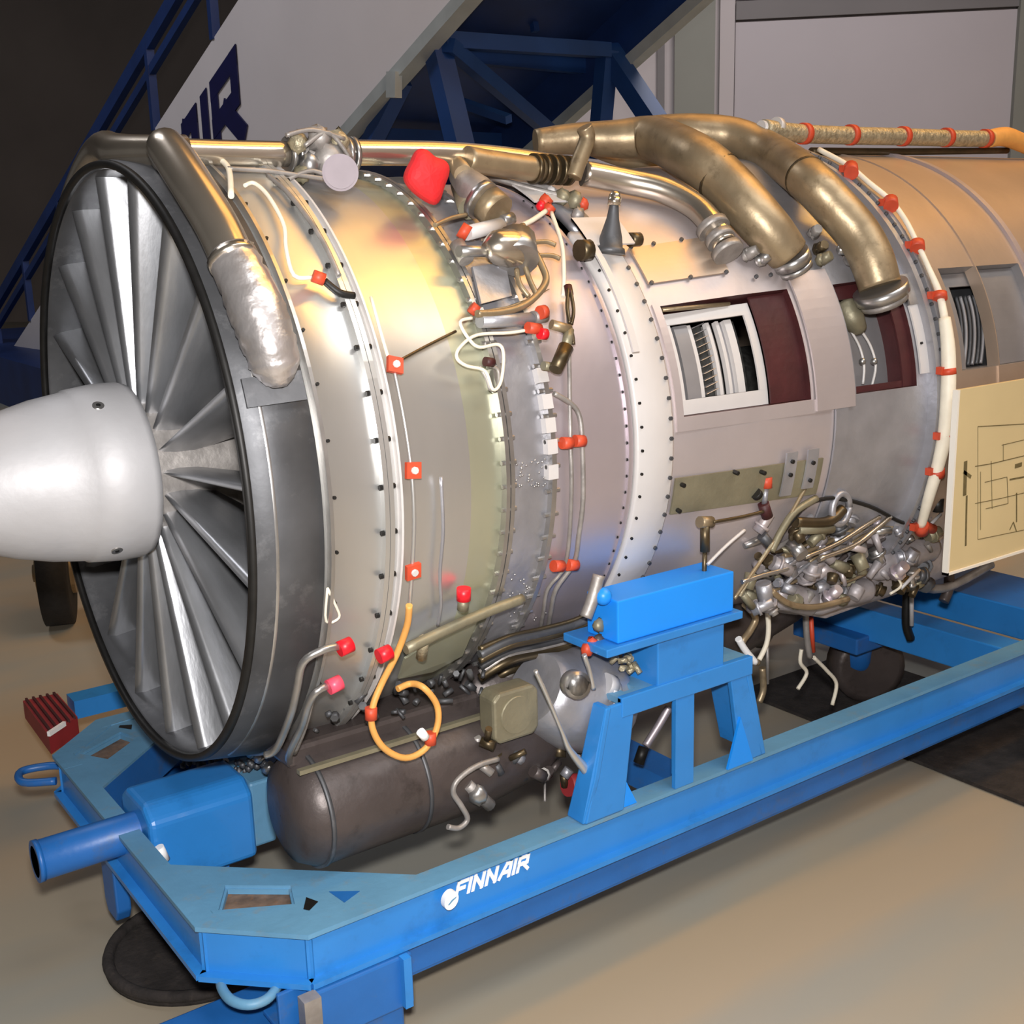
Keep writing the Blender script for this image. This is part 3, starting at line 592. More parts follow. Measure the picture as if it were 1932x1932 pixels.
# third window: turbine with curved vanes
g = G(); patch(g, 1.70, 2.02, 7.3, 31, -.10); part('inner_case', g, 'rim dark')
g = G(); patch(g, 1.88, 2.02, 7.4, 30.9, -.02); part('inner_frame', g, 'window grey'); g = G(); patch(g, 1.70, 1.88, 27.5, 30.9, -.03); patch(g, 1.70, 1.76, 7.4, 27.5, -.03); part('inner_frame', g, 'window grey')
for k in range(6):
    x0 = 1.775 + k * .017; vs = []; pts = [E3(x0 + .0 + .045 * math.sin((a - 7) / 22 * PI * .55), a, rs(1.8) - .06) for a in (8, 11, 14, 17, 20, 23, 26)]
    g = G(); g.tube(pts, .0045, 6, 3); part('turbine_vane', g, 'window grey' if k % 2 else 'rim dark')
# flanges of the turbine joint, bolted
fa = flange(1.585, .016, .600, 'case grey'); fb2 = flange(1.612, .016, .603, 'case grey'); bolts(1.5985, .602, -45, 75, 3.2, bm_ring, True, parent=fa)
flange(2.04, .02, .588, 'case mauve'); flange(1.84, .004, .5835, 'case beige')
# seams round the rear case
for xx in (1.23,):
    pass
# beige raised pad on the combustor case top
g = G(); patch(g, .90, 1.10, 36, 46, .006, n=8); part('access_pad', g, 'case beige')
for (x, a) in ((.905, 36), (1.0, 36), (1.09, 36), (.905, 46), (.96, 46), (1.03, 46), (1.09, 46), (1.2, 34), (1.16, 34)): inst('bolt', bm_ring, E3(x, a, rs(x) + .008), Matrix.Rotation(PI / 2 - math.radians(a), 4, 'X'), J)
# lower green-grey bracket plate
g = G(); patch(g, .885, 1.27, -16, -7.5, .008); bp_ = part('bracket_plate', g, 'tan metal')
g = G(); patch(g, 1.16, 1.19, -15, -5, .012); patch(g, 1.22, 1.25, -14, -5, .012); part('slotted_strip', g, 'case grey', bp_)
for x, a in ((.90, -9), (.90, -15), (1.03, -7.8), (1.10, -8.6), (1.175, -7), (1.175, -10), (1.235, -8), (1.235, -12)): inst('bolt', bm_black, E3(x, a, rs(x) + .010), Matrix.Rotation(PI / 2 - math.radians(a), 4, 'X') @ Matrix.Scale(.5, 4, (0, 0, 1)), bp_)

# lifting cone and mount lugs on top of the mount ring
c = on(1150, 478, .03); tp = atY(1160, 372, c.y)
g = G(); d = (tp - c); g.tube([c, c + d * .10, c + d * .12, c + d * .3, c + d * .62, c + d * .84, c + d * .86], [.030, .028, .024, .021, .012, .009, .009], 20, 1, True, False); lc = part('lifting_cone', g, 'rim dark', label='conical steel lifting spigot')
g = G(); g.cyl(c + d * .85, tp, .0125, n=16); g.blob(tp, .012, n=12); part('cone_tip', g, 'pipe silver', lc)
for (u, v, r) in ((1102, 472, .020), (1197, 452, .014)): g = G(); p = on(u, v, .03); g.cyl(p - V((.012, 0, 0)), p + V((.012, 0, 0)), r, n=14); part('mount_lug', g, 'pipe dark')
g = G(); patch(g, .775, .885, 44, 52, .04); patch(g, .775, .79, 20, 52, .04); part('mount_bracket', g, 'white paint')
g = G(); patch(g, .74, .83, 60, 72, .03); part('mount_bracket', g, 'white paint')

# ---- ducts and pipes along the top
def pipe(name, pts, r, m, n=12, sub=5, parent=J, **kw): g = G(); g.tube(pts, r, n, sub); return part(name, g, m, parent, **kw)
def collar(p, d, r, h, m='steel', parent=J, name='collar'): g = G(); d = d.normalized(); g.cyl(p - d * h / 2, p + d * h / 2, r, n=22); return part(name, g, m, parent)
# anti-ice manifold wrapping the inlet ring, with its elbow and the straight run aft
far = [E3(.05, a, .585) for a in (136, 124, 112, 102)] + [atY(225, 288, -.02), atY(285, 287, -.13), atY(330, 287, -.2)]
pipe('anti_ice_duct', far, [.03] * 4 + [.032, .028, .026], 'pipe silver', 18)
near = [atY(322, 292, -.20), E3(.032, 66, .600), E3(.03, 60, .598), E3(.03, 52, .597), E3(.034, 45, .597), E3(.036, 39, .597)]
nd = pipe('anti_ice_duct', near, [.026, .031, .033, .033, .033, .033], 'pipe silver', 20)
foil = [E3(.036, 40, .597), E3(.040, 36, .597), E3(.046, 31, .595), E3(.052, 26, .590), E3(.056, 22.5, .582), E3(.058, 20, .572)]
g = G(); g.tube(foil, [.036, .038, .042, .040, .036, .014], 18, 6)
random.seed(3)
for p in g.v: p += V((random.uniform(-1, 1), random.uniform(-1, 1), random.uniform(-1, 1))) * .0022
part('foil_wrap', g, 'foil', nd, label='crumpled silver foil wrap')
g = G(); g.lathe([(.012, .556), (.10, .572), (.10, .566), (.012, .552)], 17.5, 22, 8, False, True); part('duct_foot', g, 'rim dark', nd)
collar(near[-1], foil[1] - near[-2], .038, .012, 'pipe silver', nd); collar(atY(322, 287, -.2), V((1, 0, 0)), .028, .05, 'pipe silver', nd)
ym = -.2
main = [atY(u, v, ym) for u, v in ((325, 286), (430, 289), (540, 291))]
pipe('bleed_pipe', main, .0215, 'pipe silver', 18)
main2 = [atY(u, v, ym) for u, v in ((655, 288), (760, 289), (850, 291), (960, 300), (1085, 318))]
pipe('bleed_pipe', main2, .0225, 'pipe silver', 18)
pipe('insulated_pipe', [atY(u, v, ym - .03) for u, v in ((880, 300), (950, 311), (1020, 320))], .024, 'pipe bronze', 16)
bz = [atY(u, v, ym - .03) for u, v in ((1008, 318), (1070, 322))]
for k in range(5): collar(bz[0].lerp(bz[1], k / 4), bz[1] - bz[0], .029, .010, 'pipe dark', name='bellows_ring')
pipe('strap', [atY(u, v, ym - .06) for u, v in ((1082, 335), (1092, 305), (1108, 262), (1102, 240))], .016, 'pipe bronze', 12)
# the silver pipe curling down over the combustor
sv = [atY(1100, 327, -.2)] + [on(u, v, .035) for u, v in ((1180, 342), (1250, 358), (1310, 388), (1345, 425), (1368, 462))]
sp_ = pipe('bleed_pipe', sv, [.026] * 5 + [.024], 'pipe silver', 18)
for u, v, r in ((1345, 430, .034), (1358, 450, .030), (1372, 474, .032)): collar(on(u, v, .035), on(1372, 474, .035) - on(1345, 430, .035), r, .016, 'dull steel', sp_)
# two big bronze ducts
d1 = [atY(1010, 268, .1), atY(1085, 262, .06), atY(1165, 262, .0), atY(1235, 262, -.07), on(1310, 298, .075), on(1365, 340, .07), on(1415, 395, .06), on(1455, 440, .05), on(1488, 480, .035)]
q1 = pipe('bleed_duct', d1, [.028, .035, .042, .050, .052, .050, .050, .048, .042], 'pipe bronze', 24, label='large bronze bleed duct'); 
e = on(1490, 482, .035); f = on(1500, 505, .02); collar(e.lerp(f, .3), f - e, .040, .022, 'steel', q1); collar(f, f - e, .036, .012, 'steel', q1)
collar(d1[5].lerp(d1[4], .15), d1[5] - d1[4], .053, .006, 'pipe dark', q1)
d2 = [atY(1215, 248, .1), atY(1300, 248, .02), atY(1385, 258, -.05), atY(1455, 290, -.16), on(1520, 335, .07), on(1570, 385, .065), on(1618, 440, .055), on(1645, 490, .05), on(1660, 540, .04)]
q2 = pipe('bleed_duct', d2, [.035, .042, .045, .046, .046, .046, .046, .046, .044], 'pipe bronze', 24, label='large bronze bleed duct')
e = on(1658, 535, .045); f = on(1668, 568, .03); collar(e.lerp(f, .5), f - e, .058, .022, 'steel', q2); collar(f, f - e, .05, .012, 'dull steel', q2); collar(d2[4], d2[5] - d2[3], .047, .006, 'pipe dark', q2)
for (u, v, m) in ((1380, 470, 'steel'), (1410, 480, 'dull steel'), (1435, 490, 'steel'), (1545, 470, 'pipe dark'), (1550, 490, 'tan metal'), (1535, 440, 'dull steel'), (1590, 470, 'steel'), (1605, 490, 'dull steel')):
    p = on(u, v, .015); g = G(); g.cyl(p, p + V((random.uniform(-.01, .01), -.02, .01)), .014, .01, n=8); g.blob(p, .016, .012, .014, 8, .2); part('fitting', g, m)
pipe('return_pipe', [atY(u, v, .12) for u, v in ((1100, 270), (1180, 300), (1260, 310), (1340, 330))], .022, 'pipe bronze')
for (u, v) in ((1262, 292), (1300, 300)): g = G(); g.blob(atY(u, v, -.02), .022, .02, .014, 10, .1); part('fitting', g, 'tan metal')
# wrapped hose along the rear case top
hp = [atY(u, v, -.12) for u, v in ((1440, 243), (1510, 252), (1605, 256), (1700, 258), (1790, 261), (1870, 262))]
hs = pipe('wrapped_hose', hp, .022, 'braid', 14)
for u in (1517, 1605, 1703, 1785, 1858): 
    v = 252 + (u - 1510) * .027; collar(atY(u, v, -.12), V((1, 0, 0)), .0255, .018, 'orange rubber', hs, 'hose_band')
pipe('hose_end', [atY(u, v, -.12) for u, v in ((1865, 262), (1895, 258), (1925, 268), (1960, 285))], [.024, .027, .026, .024], 'yellow cable', 14)
pipe('drain_pipe', [atY(u, v, -.10) for u, v in ((1530, 285), (1700, 286), (1900, 284))], .009, 'pipe dark')
g = G(); g.cyl(atY(1435, 240, -.12), atY(1475, 244, -.12), .016, n=14); g.cyl(atY(1462, 238, -.12), atY(1470, 240, -.12), .022, n=14); part('coupling', g, 'white paint')
# white sleeved loom with red clips down the turbine flange
lm_ = [(1545, 282), (1600, 312), (1640, 345), (1680, 378), (1708, 415), (1730, 458), (1752, 505), (1772, 553), (1782, 600), (1789, 660), (1789, 740), (1783, 818), (1768, 885), (1752, 940), (1738, 992)]
ll = [on(u, v, .034) for u, v in lm_]
lo = pipe('wire_loom', ll[:9], [.006] * 7 + [.008, .009], 'white cable', 10); lo2 = pipe('wire_loom', ll[8:], [.013, .0155, .0165, .0165, .014, .0125, .010], 'white cable', 14)
for u, v in ((1605, 315), (1680, 378), (1730, 458), (1772, 553), (1789, 695), (1783, 818), (1768, 885), (1738, 990)):
    p = on(u, v, .034); q = on(u + 1, v + 12, .034); g = G(); g.cyl(p, p + (q - p) * 1.0, .0165, n=14); g.box((p.x - .024, p.y + .0, p.z - .012), (p.x, p.y + .014, p.z + .004)); part('clip', g, 'orange rubber')
# ---- valve cluster at the pipe joint near the front
random.seed(11)
vc = part('valve_body', G().cyl(atY(560, 300, ym), atY(650, 300, ym), .032, n=24), 'dull steel', label='pipe valve with round gauge face')
for (u, v, r, m) in ((562, 268, .018, 'braid'), (600, 262, .022, 'dull steel'), (640, 265, .02, 'braid'), (585, 310, .02, 'steel'), (570, 330, .015, 'tan metal'), (622, 300, .03, 'dull steel')):
    g = G(); p = atY(u, v, ym - .03); g.blob(p, r, r, r, 8, .25); part('valve_lobe', g, m, vc)
for u in (545, 558, 652, 664): collar(atY(u, 292, ym), V((1, 0, 0)), .031, .008, 'steel', vc, 'clamp_ring')
gc = atY(642, 326, -.31); gd = (CAM - gc).normalized(); gd = (gd + V((-.2, -.4, 0))).normalized(); g = G(); g.cyl(gc - gd * .03, gc + gd * .02, .030, n=28); gf = part('actuator', g, 'gauge', vc); g = G(); g.cyl(gc + gd * .02, gc + gd * .025, .026, n=28); part('actuator_cap', g, 'gauge', vc)
for pts in ([(540, 255), (590, 245), (650, 262)], [(575, 275), (620, 250), (662, 300)], [(430, 318), (500, 322), (560, 330), (620, 338)], [(540, 340), (590, 322), (640, 345)]):
    pipe('small_line', [atY(u, v, -.25) for u, v in pts], .004, 'dull steel', 8)
# ---- bleed valve assembly in the middle with its red rag
rag = []
ctr = atY(812, 333, -.30)
e1 = CR; e2 = CU
outl = [(790, 283), (812, 283), (822, 300), (845, 302), (851, 325), (838, 350), (832, 384), (812, 380), (772, 348), (770, 325), (784, 305)]
g = G(); front = [atY(812 + (u - 812) * 1.17, 333 + (v - 333) * 1.15, -.33) for u, v in outl]; back = [p + V((.02, .05, 0)) for p in front]; cf = atY(812, 333, -.35); cb_ = ctr + V((.02, .06, 0))
n = len(front); g.add(front + back + [cf, cb_], [(i, (i + 1) % n, n + (i + 1) % n, n + i) for i in range(n)] + [(i, (i + 1) % n, 2 * n) for i in range(n)] + [(n + i, n + (i + 1) % n, 2 * n + 1) for i in range(n)])
rg = obj('cloth_cover', g, 'red cloth', None, label='bright red cloth cover tied over a valve on top of the engine', category='cover'); sm = rg.modifiers.new('s', 'SUBSURF'); sm.levels = 2; sm.render_levels = 2
for e_ in range(2): pass
va = part('bleed_valve', G().tube([on(868, 330, .05), on(900, 365, .06), on(935, 395, .055)], [.022, .034, .03], 18, 5), 'dull steel', label='bleed valve body with round ends')
def fit(u0, v0, u1, v1, off, r, m, name='fitting', r2=None, par=va, n=14): g = G(); g.cyl(on(u0, v0, off), on(u1, v1, off), r, r2, n); return part(name, g, m, par)
fit(850, 290, 875, 330, .07, .018, 'pipe bronze'); fit(870, 350, 885, 395, .04, .02, 'tan metal'); fit(918, 382, 940, 402, .06, .034, 'pipe bronze'); fit(902, 372, 912, 380, .065, .037, 'steel')
fit(880, 440, 945, 424, .04, .013, 'white paint', 'strut'); fit(868, 432, 884, 442, .045, .014, 'orange rubber', 'clip'); fit(945, 418, 965, 412, .045, .012, 'steel')
fit(866, 474, 930, 474, .045, .010, 'steel'); fit(862, 460, 880, 492, .03, .014, 'dull steel')
pb_ = part('pressure_pump', G().tube([on(915, 472, .05), on(935, 468, .055), on(960, 468, .055), on(990, 474, .05), on(1002, 478, .05)], [.012, .03, .034, .03, .016], 20, 3), 'pipe silver', label='round polished pump body')
fit(972, 452, 978, 492, .055, .037, 'steel', par=pb_)
for pts, r in ([(985, 425), (1000, 460), (1022, 500), (1030, 530), (1010, 560), (980, 580), (940, 590), (900, 592)], .0065), ([(990, 500), (1000, 530), (1012, 555)], .005), ([(975, 508), (980, 535), (998, 560)], .005), ([(1003, 458), (1030, 456), (1048, 462)], .0045), ([(1010, 482), (1040, 482), (1056, 488)], .0045), ([(820, 425), (850, 412), (880, 405)], .004):
    pipe('oil_line', [on(u, v, .045) for u, v in pts], r, 'pipe bronze', 10)
g = G(); pts = [on(u, v, .02) for u, v in ((888, 505), (950, 498), (962, 560), (905, 575))]; g.prism(pts, (0, -.006, .002)); part('bracket_panel', g, 'case grey')
g = G(); pts = [on(u, v, .025) for u, v in ((885, 582), (1010, 575), (1040, 548), (1002, 572), (950, 588), (890, 596))]; g.prism([on(892, 588, .03), on(960, 590, .03), on(1035, 545, .03), on(1005, 560, .03), on(955, 578, .03)], (0, -.005, 0)); part('bracket_arm', g, 'pipe bronze')
fit(905, 606, 1012, 602, .035, .012, 'case grey', 'strut'); fit(1005, 600, 1028, 596, .04, .012, 'dull steel')
fit(1018, 590, 1028, 588, .055, .012, 'orange rubber', 'red_cap'); fit(1018, 629, 1030, 631, .05, .010, 'red cap', 'red_cap'); fit(995, 618, 1018, 621, .045, .010, 'orange rubber', 'clip')
for pts in ([(1072, 545), (1070, 580), (1075, 610)], [(1076, 545), (1082, 585), (1078, 612)], [(1062, 612), (1078, 625), (1082, 650)]): pipe('small_line', [on(u, v, .04) for u, v in pts], .0035, 'pipe dark', 8)
fit(1040, 612, 1075, 622, .045, .009, 'pipe bronze'); fit(1068, 655, 1048, 698, .045, .014, 'pipe dark', 'sensor', .012); fit(1074, 622, 1068, 655, .045, .009, 'tan metal'); fit(1071, 540, 1074, 556, .035, .008, 'maroon', 'sensor'); fit(1025, 690, 1040, 692, .03, .008, 'tan metal')
# wire loop with small tag
pipe('lock_wire', [on(u, v, .035) for u, v in ((890, 600), (868, 608), (885, 640), (905, 655), (940, 650), (950, 670), (945, 720), (930, 735), (915, 700), (880, 690), (862, 675), (868, 655), (900, 632), (960, 628), (1000, 622))], .003, 'white cable', 7)
pipe('lock_wire', [on(u, v, .03) for u, v in ((905, 690), (918, 715), (925, 735), (938, 732), (940, 700), (925, 690))], .003, 'dull steel', 7)
fit(915, 682, 930, 684, .035, .008, 'maroon', 'clip', par=J)
for p_ in (((888, 578), (900, 588)), ((590, 520), (612, 528))): fit(p_[0][0], p_[0][1], p_[1][0], p_[1][1], .02, .010, 'orange rubber', 'clip', par=J)
# red clip cluster high right
for (u, v, r, m) in ((1028, 380, .014, 'orange rubber'), (1035, 395, .012, 'orange rubber'), (1020, 388, .010, 'red cap'), (1062, 372, .016, 'tan metal'), (1085, 378, .018, 'tan metal'), (1100, 385, .012, 'orange rubber'), (1040, 362, .011, 'white paint'), (1090, 405, .014, 'dull steel')):
    p = on(u, v, .03); g = G(); g.blob(p, r, r, r, 8, .2); part('fitting', g, m)
pipe('small_line', [on(u, v, .03) for u, v in ((1030, 398), (1005, 415), (985, 425))], .005, 'white cable', 8); pipe('small_line', [on(u, v, .03) for u, v in ((1040, 400), (1060, 460), (1064, 520), (1062, 560))], .004, 'white cable', 8)
pipe('small_line', [on(u, v, .03) for u, v in ((850, 310), (930, 335), (1000, 355), (1060, 370))], .006, 'dull steel', 8)
# lines over the fan case
def line(name, pts, r, m, off=.012): return pipe(name, [on(u, v, off) for u, v in pts], r, m, 8, 4)
line('earth_cable', [(462, 350), (478, 345), (500, 362), (522, 395), (537, 430), (540, 470), (555, 520), (590, 523)], .0035, 'white cable', .01)
line('earth_cable', [(415, 300), (432, 320), (436, 370)], .005, 'white cable', .02)
line('bent_probe', [(612, 530), (640, 552), (668, 558)], .006, 'black metal', .015)
line('small_line', [(505, 330), (540, 360), (580, 410), (612, 460), (640, 520)], .004, 'dull steel', .014)
line('stiff_wire', [(700, 560), (722, 640), (740, 700)], .003, 'white cable')
line('fuel_line', [(742, 690), (762, 790), (776, 887), (781, 980), (777, 1076), (772, 1145)], .0035, 'case silver', .016)
line('lock_wire', [(745, 685), (800, 655), (860, 625)], .0025, 'pipe dark', .012)
line('fuel_line', [(832, 900), (836, 1000), (830, 1080), (832, 1140), (826, 1180)], .003, 'case grey', .012)
line('lock_wire', [(618, 1110), (632, 1140), (640, 1165), (615, 1172), (618, 1110)], .0022, 'white cable', .01)
for u, v in ((743, 690), (777, 887), (777, 1076)):
    p = on(u, v, .016); g = G(); t2 = on(u, v + 12, .016) - p; t2.normalize(); nrm = V((0, p.y, p.z - AX)).normalized(); sx = t2.cross(nrm).normalized()
    g.prism([p + t2 * a * .013 + sx * b * .013 for a, b in ((-1, -1), (-1, 1), (1, 1), (1, -1))], nrm * .008); cl = part('clip', g, 'orange rubber'); g = G(); g.cyl(p, p + nrm * .012, .006, n=8); part('clip_screw', g, 'white paint', cl)
# twin oil lines down the intermediate case
line('oil_line', [(1045, 742), (1075, 760), (1092, 782), (1098, 830), (1100, 940), (1092, 1010), (1083, 1062), (1050, 1110), (1040, 1150), (1032, 1200)], .0048, 'dull steel', .014)
line('oil_line', [(1072, 560), (1074, 700), (1076, 830), (1078, 930), (1068, 1060), (1034, 1110), (1026, 1150), (1018, 1195)], .004, 'dull steel', .012)
for (u, v) in ((1068, 836), (1092, 832), (1052, 1068), (1078, 1066)): fit(u - 8, v, u + 9, v, .018, .011, 'orange rubber', 'clip', par=J)
# scattered studs on the intermediate case
random.seed(5)
g = G()
for k in range(70):
    u = 960 + random.random() * 70; v = 865 + random.random() * 55 if k < 45 else 1080 + random.random() * 90
    p = on(u, v, .003); g.blob(p, .0022, n=6)
part('rivets', g, 'steel', kind='stuff')
# ---- lower left: capped pipes, oil tank, yellow cable
line('drain_line', [(648, 1218), (610, 1226), (572, 1250), (560, 1300), (548, 1350), (522, 1412), (500, 1425)], .0065, 'steel', .05)
line('drain_line', [(625, 1292), (598, 1304), (582, 1330), (570, 1370), (545, 1425), (552, 1445)], .0065, 'steel', .05)
line('drain_line', [(590, 1310), (575, 1370), (555, 1420)], .005, 'dull steel', .045)
for u, v, m in ((650, 1218, 'red cap'), (630, 1290, 'pink cap'), (724, 1232, 'red cap')):
    p = on(u, v, .055); g = G(); g.cyl(p - V((.010, 0, .004)), p + V((.012, 0, 0)), .0125, n=16); part('cap', g, m)
p = on(873, 1150, .03); g = G(); g.cyl(p, p + V((0, -.004, .018)), .010, n=12); bs = part('stub', g, 'tan metal'); g = G(); g.cyl(p + V((0, -.004, .018)), p + V((0, -.006, .04)), .0125, n=14); part('cap', g, 'red cap', bs)
line('manifold_bar', [(765, 1225), (860, 1180), (930, 1150), (985, 1130)], .010, 'tan metal', .035); line('probe', [(800, 1205), (795, 1240)], .010, 'braid', .035)
g = G(); pts = [on(u, v, .012) for u, v in ((762, 1240), (820, 1205), (900, 1165), (870, 1235), (815, 1265), (750, 1278))]; g.prism(pts, (0, -.004, -.002)); part('heat_shield', g, 'case green')
yc_ = [(772, 1142), (768, 1180), (748, 1235), (720, 1290), (703, 1335), (703, 1375), (725, 1412), (765, 1430), (803, 1412), (825, 1370), (824, 1330), (800, 1298), (775, 1290), (750, 1300)]
yp = [on(u, v, .03) for u, v in yc_[:3]] + [atY(u, v, -.49) for u, v in yc_[3:12]] + [atY(u, v, -.46) for u, v in yc_[12:]]
yw = pipe('sensor_cable', yp, .0058, 'yellow cable', 10, label='orange-yellow cable hanging in a loop')
for u, v in ((700, 1345), (812, 1392)): g = G(); g.cyl(atY(u, v - 10, -.49), atY(u, v + 12, -.49), .0105, n=12); part('cable_band', g, 'orange rubber', yw)
g = G(); g.cyl(atY(793, 1380, -.5), atY(803, 1392, -.5), .008, n=10); part('cable_tag', g, 'white print', yw)
# oil tank: a big dark cylinder slung under the engine
ty, tz = -.36, AX - .575
def TX(x, r): return (V((x, ty, tz)), r)
prof = [(.085, .0), (.088, .06), (.10, .088), (.125, .102), (.14, .106), (.46, .106), (.52, .098), (.62, .085), (.66, .07), (.665, 0)]
g = G(); g.tube([V((x, ty, tz)) for x, r in prof], [max(r, .001) for x, r in prof], 40, 1, False, False); tk = part('oil_tank', g, 'oil brown', label='dark brown oily tank cylinder')
for x in (.135, .33): g = G(); g.tube([V((x - .004, ty, tz)), V((x + .004, ty, tz))], [.1085, .1085], 40, 1, True, False); part('tank_band', g, 'rim dark', tk)
g = G(); g.box((.10, ty - .02, tz + .085), (.5, ty + .10, tz + .13)); bev(part('tank_bracket', g, 'oil brown', tk), .01)
g = G(); g.bar((.1, ty - .055, tz + .098), (.48, ty - .055, tz + .098), .012, .008); part('seam_strip', g, 'tan metal', tk)
def tk_fit(u0, v0, u1, v1, y, r, m, name='fitting', r2=None, n=14): g = G(); g.cyl(atY(u0, v0, y), atY(u1, v1, y), r, r2, n); return part(name, g, m, tk)
# square flange with slot, in front of the tank's rear end
c = atY(975, 1348, -.47); sq = [c + V((a * .052, -.0, b * .05)) for a, b in ((-1, -.75), (-.75, -1), (.75, -1), (1, -.75), (1, .75), (.75, 1), (-.75, 1), (-1, .75))]
g = G(); g.prism(sq, (0, .05, 0)); sf = bev(part('square_flange', g, 'tan metal', tk), .006); g = G(); cc = c + V((0, -.002, 0)); g.prism([cc + V(q) for q in ((-.03, 0, .012), (.012, 0, -.03), (.004, 0, -.036), (-.02, 0, -.012))], (0, -.001, 0)); part('flange_slot', g, 'black metal', sf)
g = G(); g.cyl(c + V((0, .03, 0)), c + V((-.0, -.004, 0)), .036, n=24); part('flange_boss', g, 'tan metal', sf)
# silver gearbox housing with a bore
g = G(); p = atY(1085, 1320, -.42); g.tube([p + V((-.10, 0, .05)), p + V((-.05, 0, .02)), p + V((0, 0, 0)), p + V((.06, 0, -.01)), p + V((.09, 0, -.01))], [.07, .09, .105, .10, .085], 28, 2); gb = part('gearbox', g, 'case grey', label='silver gearbox housing with round bore')
hc = atY(1088, 1292, -.53); g = G(); hd = V((-.25, -1, .2)).normalized(); g.tube([hc - hd * .02, hc + hd * .008, hc + hd * .008, hc - hd * .02], [.026, .026, .020, .020], 22, 1, False, False); part('bore_ring', g, 'steel', gb); g = G(); g.cyl(hc - hd * .01, hc + hd * .006, .0195, n=20); part('bore', g, 'black rubber', gb)
pipe('drain_tube', [atY(u, v, -.52) for u, v in ((1102, 1235), (1112, 1265), (1120, 1300))], .005, 'case silver', parent=gb)
pipe('drain_tube', [atY(u, v, -.53) for u, v in ((1010, 1265), (1035, 1320), (1060, 1380), (1075, 1415), (1108, 1455))], [.004, .004, .004, .006, .011], 'case silver', parent=gb)
for k in range(6): u = 1140 + (k % 2) * 4; v = 1290 + k * 10; p = atY(u, v, -.50); g = G(); g.cyl(p, p + V((.02, 0, -.01)), .022, n=14); part('bellows_ring', g, 'spinner', gb)
g = G(); g.cyl(atY(1070, 1482, -.45), atY(1105, 1478, -.45), .022, n=18); part('end_cap', g, 'red tread', gb)
# brass and steel small pieces under the gearbox
random.seed(21)
for k in range(26):
    u = 900 + random.random() * 200; v = 1400 + (u - 900) * .1 + random.uniform(-15, 60); p = atY(u, v, -.44 + random.uniform(-.03, .02)); d = V((random.uniform(-1, 1), random.uniform(-.5, .5), random.uniform(-1, 1))).normalized(); g = G()
    g.cyl(p, p + d * random.uniform(.015, .035), random.uniform(.006, .013), n=8); part('fitting', g, random.choice(['oil brown', 'dull steel', 'rim dark', 'case grey', 'pipe dark']), gb)
pipe('vent_loop', [atY(u, v, -.49) for u, v in ((940, 1432), (900, 1445), (865, 1470), (855, 1495), (870, 1520), (882, 1545), (866, 1562), (845, 1560))], .0052, 'dull steel', parent=tk)
g = G(); p = atY(902, 1500, -.47); g.blob(p, .02, .016, .02, 10, .15); part('drain_valve', g, 'steel', tk)
g = G(); g.cyl(atY(880, 1478, -.46), atY(925, 1520, -.46), .012, n=10); part('drain_valve', g, 'dull steel', tk)
line('vent_probe', [(1028, 1450), (1028, 1512)], .0025, 'dull steel', .02)
# dark harness runs between engine belly and tank
random.seed(31)
for k in range(9):
    v0 = 1180 + k * 9; pts = [(1130, v0 - 30), (1080, v0 - 8), (1020, v0 + 8), (960, v0 + 22), (905, v0 + 45 + k * 2)]
    pipe('oil_line', [on(u, min(v, 1300), .035 + .008 * (k % 3)) for u, v in pts], .006 + .003 * (k % 2), random.choice(['pipe dark', 'dull steel', 'oil brown', 'rim dark', 'dull steel']), 8)
random.seed(32)
g = G()
for k in range(30):
    f = random.random(); u = 590 + f * 330; v = 1370 - f * 90 + random.uniform(-22, 18); p = atY(u, v, -.38 + random.uniform(-.05, .02)); d = V((random.uniform(-1, 1), random.uniform(-1, .2), random.uniform(-1, 1))).normalized(); q = p + d * random.uniform(.008, .03); rr_ = random.uniform(.003, .008); g.cyl(p, q, rr_, n=6)
part('small_fittings', g, 'rim dark', kind='stuff')
g = G()
for k in range(50):
    f = random.random(); u = 345 + f * 180; v = 1430 + 14 * math.sin(f * PI) + random.uniform(-10, 14); p = atX(u, v, .1 + .1 * f); g.blob(p, random.uniform(.004, .010), n=6, j=.3)
part('small_fittings', g, 'rim dark', kind='stuff')
for (u, v) in ((450, 1420), (470, 1425), (485, 1435), (415, 1445), (375, 1455), (500, 1455)): g = G(); p = atX(u, v, .16); g.cyl(p, p + V((.01, -.01, .015)), .009, n=8); part('fitting', g, 'steel')
# ---- lower right: fuel control and accessory cluster under the combustor
ac = part('accessory_body', G().tube([atY(1440, 1105, -.36), atY(1500, 1100, -.37), atY(1600, 1080, -.38), atY(1700, 1050, -.38), atY(1770, 1030, -.38)], [.05, .075, .085, .085, .08], 18, 3), 'casting', label='grey accessory housing crowded with small pipes')
g = G(); g.prism([atY(u, v, -.42) for u, v in ((1460, 1150), (1560, 1168), (1700, 1118), (1785, 1088), (1780, 1000), (1700, 985), (1600, 1020), (1500, 1075))], (0, .14, 0)); bev(part('drip_pan', g, 'casting', ac), .006)
for (u0, v0, u1, v1, r0, r1) in ((1470, 1060, 1620, 1010, .030, .026), (1620, 1010, 1700, 975, .034, .030), (1455, 1120, 1530, 1135, .032, .036), (1530, 1140, 1640, 1110, .030, .030), (1640, 1070, 1760, 1030, .040, .036), (1500, 1085, 1600, 1060, .028, .030)):
    g = G(); a = atY(u0, v0, -.46); b2 = atY(u1, v1, -.46); g.tube([a, a.lerp(b2, .1), a.lerp(b2, .5), a.lerp(b2, .9), b2], [r0 * .7, r0, (r0 + r1) / 2 * .9, r1, r1 * .7], 14, 1, True, False); part('housing', g, 'casting', ac)
random.seed(44)
